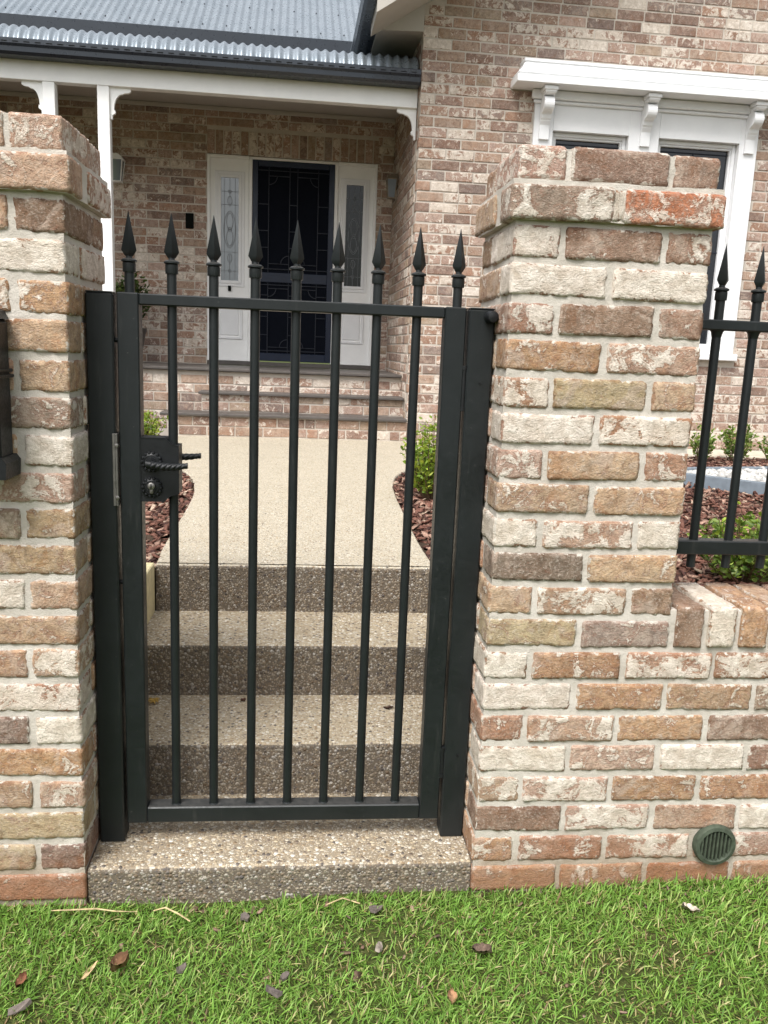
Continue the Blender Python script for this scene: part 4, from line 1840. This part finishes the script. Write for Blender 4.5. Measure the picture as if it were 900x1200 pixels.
def chip(x, y, z, s=1.):
    global cnt
    L_ = rs.uniform(.012, .030) * s
    W_ = rs.uniform(.006, .015) * s
    T_ = rs.uniform(.002, .005) * s
    c_ = cube * (1 + .28 * rs.randn(8, 3) * np.array([1, 1, .6])) * np.array([L_, W_, T_])
    R_ = rotmat(rs.uniform(0, 6.28), rs.normal(0, .38), rs.normal(0, .42))
    V.append(c_ @ R_.T + np.array([x, y, z]))
    F.append(cfc + 8 * cnt)
    t_ = rs.rand()
    if t_ < .55:
        col = np.array([.150, .070, .050])
    elif t_ < .78:
        col = np.array([.32, .20, .15])
    elif t_ < .93:
        col = np.array([.065, .030, .024])
    else:
        col = np.array([.42, .32, .24])
    col = col * rs.uniform(.75, 1.3)
    Cc.append(np.tile([*col, 1], (8, 1)))
    cnt += 1


tries = 0
while cnt < 29000 and tries < 120000:
    tries += 1
    if rs.rand() < .80:
        y = .36 + (rs.rand() ** 1.35) * 4.6
        x = rs.uniform(.55, 5.2)
        if x > .6 + 1.05 * (y + 2.2):
            continue
        if y > 1.07 and x < path_x(y, 1) + .004:
            continue
        if y < 1.1 and x < .58:
            continue
        if in_poly(x, y, poly) or y > 5.0:
            continue
    else:
        y = .4 + (rs.rand() ** 1.1) * 5.0
        x = -(.5 + 2.6 * rs.rand() ** 1.5)
        if x > (path_x(y, -1) if y > 1.07 else -.545) - .004:
            continue
        if y > 5.38 and x > -1.15:
            continue
    hgt = .012 * noise.noise(Vector((x * 4, y * 4, 1)))
    chip(x, y, BED + rs.uniform(.002, .022) + hgt, .98)
stuff(tag(link('bark_mulch', np_mesh('bark_mulch', np.concatenate(V), np.concatenate(F), 'mulch', np.concatenate(Cc))),
          'red-brown bark mulch covering the garden beds', 'mulch'))

# ------------------------------------------------------------------ shrubs


def leaf_mesh(name, pts, dirs, sizes, cols):
    """pointed oval leaves folded along the midrib"""
    nL = len(pts)
    Vv = np.zeros((nL, 6, 3))
    for i in range(nL):
        d = dirs[i] / (np.linalg.norm(dirs[i]) + 1e-9)
        s_ = np.cross(d, rs.randn(3))
        s_ /= np.linalg.norm(s_) + 1e-9
        n_ = np.cross(s_, d)
        L_ = sizes[i]
        w_ = L_ * .27
        p = pts[i]
        Vv[i] = [p, p + d * L_ * .35 + s_ * w_ + n_ * w_ * .3, p + d * L_ * .75 + s_ * w_ * .75 + n_ * w_ * .2,
                 p + d * L_ - n_ * L_ * .08, p + d * L_ * .75 - s_ * w_ * .75 + n_ * w_ * .2, p + d * L_ * .35 - s_ * w_ + n_ * w_ * .3]
    Fq = np.array([(0, 1, 2, 3), (0, 3, 4, 5)])
    Fa = (Fq[None] + 6 * np.arange(nL)[:, None, None]).reshape(-1, 4)
    Cv = np.repeat(np.array(cols)[:, None, :], 6, 1).reshape(-1, 4)
    return np_mesh(name, Vv.reshape(-1, 3), Fa, 'leaf', Cv)


def shrub(loc, h, r, nst, nleaf, size, label, palette, lean=0., group='garden shrubs', up=.55):
    """upright twigs carrying leaves along their length"""
    root = tag(empty('shrub', loc), label, 'shrub', group)
    st = MB()
    pts, dirs, sizes, cols = [], [], [], []
    for k_ in range(nst):
        a_ = rs.uniform(0, 6.28)
        rad = r * math.sqrt(rs.rand())
        top = np.array([math.cos(a_) * rad + lean * h, math.sin(a_) * rad, h * rs.uniform(.55, 1.0) * (1 - .35 * (rad / r) ** 2)])
        b0 = np.array([math.cos(a_) * rad * .18, math.sin(a_) * rad * .18, 0])
        mid_ = (b0 + top) / 2 + np.array([math.cos(a_), math.sin(a_), 0]) * r * .18
        curve = []
        for t_ in np.linspace(0, 1, 6):
            curve.append((1 - t_) ** 2 * b0 + 2 * t_ * (1 - t_) * mid_ + t_ * t_ * top)
        st.tube(curve, [.0045 * (1 - .75 * i_ / 5) * (h / .4) ** .5 for i_ in range(6)], 4)
        for _ in range(nleaf):
            t_ = rs.uniform(.16, 1.0) ** .8
            p_ = (1 - t_) ** 2 * b0 + 2 * t_ * (1 - t_) * mid_ + t_ * t_ * top
            ph = rs.uniform(0, 6.28)
            d_ = np.array([math.cos(ph), math.sin(ph), up + rs.normal(0, .35)])
            pts.append(p_ + d_ * rs.uniform(0, .018))
            dirs.append(d_)
            sizes.append(size * rs.uniform(.6, 1.25))
            c_ = np.array(palette[rs.randint(len(palette))]) * rs.uniform(.75, 1.25)
            young = max(0, t_ - .7) * 1.4
            c_ = c_ * (1 - young * .4) + np.array([.30, .36, .055]) * young * .4
            cols.append([*c_, 1])
    st.build('stem', 'stem', root)
    link('foliage', leaf_mesh('foliage', pts, dirs, sizes, cols), root)
    return root


GR_Y = [(.30, .40, .05), (.21, .32, .045), (.40, .46, .08), (.13, .22, .035)]
GR_M = [(.12, .20, .04), (.075, .14, .03), (.18, .26, .05), (.25, .32, .08)]
GR_D = [(.035, .07, .02), (.025, .05, .016), (.06, .10, .025)]
shrub((.745, 2.62, BED), .50, .17, 46, 42, .030, 'bright yellow-green bushy shrub beside the right edge of the path', GR_Y)
shrub((-1.24, 5.08, BED), .30, .14, 22, 30, .030, 'bright green young shrub at the left end of the porch steps', GR_Y)
shrub((3.36, 4.78, BED), .34, .13, 16, 26, .034, 'small green shrub by the house wall, half hidden by the right pier', GR_M)
shrub((3.66, 4.80, BED), .38, .17, 20, 26, .036, 'loose leafy shrub by the house wall between two fence bars', GR_M)
shrub((4.02, 4.78, BED), .30, .15, 16, 24, .034, 'small green shrub by the house wall at the right photo edge', GR_M)
shrub((1.72, 1.00, BED), .34, .20, 34, 34, .030, 'leafy green shrub in the mulch just behind the fence and low wall', GR_M + GR_Y[:2])
shrub((-1.74, 6.85, 1.50), .62, .17, 40, 44, .045, 'dark green leafy plant in a pot on the verandah beside the post', GR_D, group='verandah plants')
# its pot
pot = tag(empty('plant_pot', (-1.74, 6.85, 1.150)), 'dark pot on the verandah floor under the leafy plant', 'pot')
m = MB()
m.lathe([(.10, .0), (.15, .30), (.165, .33), (.165, .36), (.145, .36), (.14, .34)], n=24)
m.build('bowl', 'tile', pot, smooth=True)
m = MB()
m.lathe([(.141, .32), (.141, .348)], n=24)
m.build('soil', 'soil', pot)

# ------------------------------------------------------------------ grass


def grass(name, N, xr, yr, hmin, hmax, wmin, wmax, seed, dens=None):
    r_ = np.random.RandomState(seed)
    x = r_.uniform(*xr, N)
    y = yr[1] - (yr[1] - yr[0]) * r_.rand(N) ** 1.15
    ok = ~((y > -.004) & (x > -1.2))
    x, y = x[ok], y[ok]
    # thin, yellowing patches
    pat = np.array([noise.noise(Vector((a_ * 3.1, b_ * 3.1, 5))) + .55 * noise.noise(Vector((a_ * 9, b_ * 9, 2))) for a_, b_ in zip(x, y)])
    keep = r_.rand(len(x)) < np.clip(.95 - 1.2 * np.clip(pat - .05, 0, 1), .22, 1)
    x, y, pat = x[keep], y[keep], pat[keep]
    n_ = len(x)
    z = np.array([lawn_z(a_, b_) for a_, b_ in zip(x, y)])
    th = r_.uniform(0, 2 * np.pi, n_)
    L_ = r_.uniform(hmin, hmax, n_) * (1 - .35 * np.clip(pat, 0, .8))
    wd = r_.uniform(wmin, wmax, n_)
    tilt = np.clip(r_.normal(.85, .38, n_), .1, 1.5)
    bend = r_.uniform(.2, .9, n_)
    dx, dy = np.cos(th), np.sin(th)
    sx_, sy_ = -dy, dx
    V_ = np.zeros((n_, 7, 3))
    px, pz = np.zeros(n_), np.zeros(n_)
    prev = 0
    for lev, (t_, wf_) in enumerate(((0, .7), (.4, 1.), (.75, .75), (1., 0))):
        if lev:
            ang = tilt + bend * (t_ - .2)
            px = px + np.sin(ang) * L_ * (t_ - prev)
            pz = pz + np.cos(ang) * L_ * (t_ - prev)
            prev = t_
        cx_, cy_, cz_ = x + dx * px, y + dy * px, z + np.maximum(pz, -.002) + .001
        if lev < 3:
            V_[:, lev * 2] = np.stack([cx_ - sx_ * wd * wf_ / 2, cy_ - sy_ * wd * wf_ / 2, cz_], 1)
            V_[:, lev * 2 + 1] = np.stack([cx_ + sx_ * wd * wf_ / 2, cy_ + sy_ * wd * wf_ / 2, cz_ + wd * .25], 1)
        else:
            V_[:, 6] = np.stack([cx_, cy_, cz_], 1)
    # no blade may stick into the masonry
    V_[:, :, 1] = np.where((V_[:, :, 0] > -.99) & (V_[:, :, 1] > -.002), -.002, V_[:, :, 1])
    tri = np.array([(0, 1, 3), (0, 3, 2), (2, 3, 5), (2, 5, 4), (4, 5, 6)])
    F_ = (tri[None] + 7 * np.arange(n_)[:, None, None]).reshape(-1, 3)
    pal = np.array([(.150, .290, .045), (.195, .350, .062), (.270, .420, .100), (.100, .200, .030), (.35, .43, .14), (.48, .42, .22), (.22, .15, .08)])
    w_ = np.array([.25, .27, .20, .13, .075, .045, .03])
    ci = r_.choice(len(pal), n_, p=w_ / w_.sum())
    dry = r_.rand(n_) < np.clip(pat - .12, 0, .5) * .6
    ci[dry] = r_.choice([4, 5, 5, 6], dry.sum())
    c_ = pal[ci] * r_.uniform(.75, 1.25, (n_, 1))
    C_v = np.ones((n_, 7, 4))
    C_v[:, :, :3] = c_[:, None, :]
    C_v[:, :2, :3] *= np.array([1.15, .95, .8])
    return np_mesh(name, V_.reshape(-1, 3), F_, 'blade', C_v.reshape(-1, 4))


gm = grass('grass', 140000, (-1.7, 2.4), (-1.25, .0), .012, .042, .0013, .0036, 3)
stuff(tag(link('grass', gm), 'short green grass of the lawn in front of the wall', 'grass'))
gm = grass('grass_outer', 16000, (-4.5, 5.5), (-3.2, -.9), .03, .07, .004, .008, 9)
stuff(tag(link('lawn_grass', gm), 'outer lawn grass further along the verge', 'grass'))

V, F, Cc = [], [], []
cnt = 0
while cnt < 260:
    x, y = rs.uniform(-1.5, 2.2), -.01 - 1.1 * rs.rand() ** 1.4
    if noise.noise(Vector((x * 3.1, y * 3.1, 5))) + .55 * noise.noise(Vector((x * 9, y * 9, 2))) < rs.uniform(-.5, .35):
        continue
    chip(x, y, lawn_z(x, y) + rs.uniform(.002, .012), rs.uniform(.22, .45))
lit = np.concatenate(Cc)
lit[:, :3] = lit[:, :3] * .5 + np.array([.11, .085, .06])
stuff(tag(link('lawn_debris', np_mesh('lawn_debris', np.concatenate(V), np.concatenate(F), 'mulch', lit)),
          'tiny brown bits of bark and thatch scattered through the grass', 'debris'))

# ------------------------------------------------------------------ litter on the lawn and steps


def curled_leaf(name, loc, L_, W_, rz, col, label, cat, curl=.4, group=None, tilt=.15):
    nu, nv = 9, 5
    vs_, fs_ = [], []
    for i_ in range(nu):
        t_ = i_ / (nu - 1)
        w_ = W_ * math.sin(math.pi * (t_ * .94 + .03)) ** .8
        for j_ in range(nv):
            s_ = j_ / (nv - 1) - .5
            zz_ = curl * W_ * (4 * s_ * s_) + curl * L_ * .35 * (t_ - .5) ** 2 + .002 * rs.randn()
            vs_.append(((t_ - .5) * L_, s_ * w_, zz_))
    for i_ in range(nu - 1):
        for j_ in range(nv - 1):
            a_ = i_ * nv + j_
            fs_.append((a_, a_ + nv, a_ + nv + 1, a_ + 1))
    nv0 = len(vs_)
    vs_ += [(x_, y_, z_ - .0012) for x_, y_, z_ in vs_]
    fs_ += [tuple(i_ + nv0 for i_ in reversed(f_)) for f_ in fs_]
    rim = [i_ * nv for i_ in range(nu)] + [(nu - 1) * nv + j_ for j_ in range(1, nv)] + [i_ * nv + nv - 1 for i_ in range(nu - 2, -1, -1)] + [j_ for j_ in range(nv - 2, 0, -1)]
    for a_, b_ in zip(rim, rim[1:] + rim[:1]):
        fs_.append((a_, b_, b_ + nv0, a_ + nv0))
    me_ = mesh_from(name, vs_, fs_, 'dead', True)
    at_ = me_.attributes.new('lcol', 'FLOAT_COLOR', 'POINT')
    at_.data.foreach_set('color', np.tile([*col, 1], (len(vs_), 1)).astype(np.float32).ravel())
    o_ = link(name, me_, None, loc, (tilt, -tilt, rz))
    return tag(o_, label, cat, group)


def wood_chip(loc, L_, W_, rz, col, label):
    m_ = MB()
    pf = [(-.5, -.22), (-.2, -.5), (.25, -.45), (.5, -.1), (.42, .3), (.05, .5), (-.4, .38)]
    m_.prism([(u * L_, v_ * W_) for u, v_ in pf], 0, .006, 'Z')
    m_.v = [(x_, y_, z_ + .003 * rs.randn()) for x_, y_, z_ in m_.v]
    o_ = m_.build('wood_chip', 'dead', None, loc, rot=(.2 * rs.randn(), .25 * rs.randn(), rz))
    at_ = o_.data.attributes.new('lcol', 'FLOAT_COLOR', 'POINT')
    at_.data.foreach_set('color', np.tile([*col, 1], (len(o_.data.vertices), 1)).astype(np.float32).ravel())
    return tag(o_, label, 'wood chip', 'wood chips in the lawn')


GRY = (.16, .135, .12)
zl = .016
wood_chip((-.537, -.345, lawn_z(-.537, -.345) + zl), .050, .020, .5, GRY, 'dark grey wood chip in the grass at the bottom left corner')
wood_chip((-.213, -.245, lawn_z(-.213, -.245) + zl), .026, .018, 1.0, GRY, 'small grey wood chip in the grass left of the gate centre')
wood_chip((-.084, -.074, lawn_z(-.084, -.074) + zl), .024, .020, .2, GRY, 'small grey wood chip in the grass close to the lowest step')
wood_chip((.022, -.279, lawn_z(.022, -.279) + zl), .026, .016, .9, GRY, 'grey wood chip in mid lawn, upper of a close pair')
wood_chip((-.003, -.325, lawn_z(0, -.325) + zl), .046, .018, 2.4, (.13, .11, .10), 'grey wood chip in mid lawn, lower of a close pair')
wood_chip((.242, -.076, lawn_z(.24, -.08) + zl), .044, .020, .6, GRY, 'grey wood chip touching the foot of the lowest step, right of centre')
wood_chip((.239, -.211, lawn_z(.24, -.21) + zl), .042, .018, 1.35, (.30, .26, .22), 'pale grey upright wood chip in the grass below the right gate stile')
curled_leaf('dead_leaf', (-.353, -.229, lawn_z(-.353, -.229) + zl), .045, .030, .7, (.26, .15, .085), 'curled brown dead leaf in the grass near the left pier', 'leaf', .9, 'dead leaves on the ground')
curled_leaf('dead_leaf', (-.558, -.270, lawn_z(-.558, -.27) + zl), .034, .020, 1.2, (.20, .09, .05), 'reddish brown dead leaf in the grass at the left photo edge', 'leaf', .5, 'dead leaves on the ground')
curled_leaf('dead_leaf', (1.042, -.132, lawn_z(1.04, -.13) + zl), .044, .028, 2.7, (.50, .43, .36), 'pale dry dead leaf in the grass below the green vent', 'leaf', .3, 'dead leaves on the ground')
curled_leaf('dead_leaf', (.387, -.370, lawn_z(.387, -.37) + zl), .034, .022, 1.5, (.34, .20, .11), 'tan dead leaf in the grass at the bottom centre right', 'leaf', .4, 'dead leaves on the ground')
curled_leaf('dead_leaf', (.483, -.238, lawn_z(.483, -.238) + zl), .046, .024, -.3, (.17, .12, .09), 'dark brown dead leaf in the grass below the right post', 'leaf', .7, 'dead leaves on the ground')
curled_leaf('dead_leaf', (.331, .608, .2500), .034, .012, .1, (.07, .04, .03), 'small dark brown leaf lying on the lower step tread at right', 'leaf', .3, 'dead leaves on the ground', .03)
curled_leaf('dead_leaf', (-.145, .669, .2500), .018, .014, .4, (.14, .07, .05), 'tiny dark fleck of leaf at the back of the lower step tread', 'leaf', .3, 'dead leaves on the ground', .03)
curled_leaf('dry_stick', (-.419, -.242, lawn_z(-.419, -.242) + zl), .060, .010, 1.1, (.55, .42, .24), 'short pale tan stick in the grass below the left post', 'stick', .3)
# dry runners at the foot of the wall
for pts_, lab in (([(-.56, -.045, .012), (-.51, -.058, .022), (-.45, -.050, .018), (-.40, -.064, .020), (-.35, -.052, .008)], 'dry straw runner lying along the foot of the left pier'),
                  ([(-.31, -.052, .010), (-.28, -.060, .024), (-.245, -.082, .022), (-.215, -.095, .010)], 'dry straw stalk in the grass in front of the lowest step, left side'),
                  ([(.12, -.050, .014), (.16, -.042, .026), (.205, -.046, .012)], 'dry straw stalk in the grass in front of the lowest step, right side')):
    m = MB()
    m.tube(pts_, [.0015, .0022, .0022, .0018, .0008][:len(pts_)], 5)
    o = m.build('dry_stalk', 'dead', None)
    at_ = o.data.attributes.new('lcol', 'FLOAT_COLOR', 'POINT')
    at_.data.foreach_set('color', np.tile([.50, .40, .22, 1], (len(o.data.vertices), 1)).astype(np.float32).ravel())
    tag(o, lab, 'stalk', 'dry stalks in the lawn')
# small yellow star-shaped seed head on the lower tread
m = MB()
for k in range(9):
    a = 2 * math.pi * k / 9 + .2
    r_ = .020 + .006 * (k % 2)
    m.tube([(0, 0, .004), (r_ * .5 * math.cos(a), r_ * .5 * math.sin(a), .010), (r_ * math.cos(a), r_ * math.sin(a), .006)], [.004, .0032, .001], 5)
o = m.build('seed_head', 'dead', None, (-.432, .655, .2475))
at_ = o.data.attributes.new('lcol', 'FLOAT_COLOR', 'POINT')
at_.data.foreach_set('color', np.tile([.50, .33, .09, 1], (len(o.data.vertices), 1)).astype(np.float32).ravel())
tag(o, 'small golden star-shaped seed head on the lower step tread at left', 'seed head')

print('house bricks', len(HB), 'picked', len(pick))
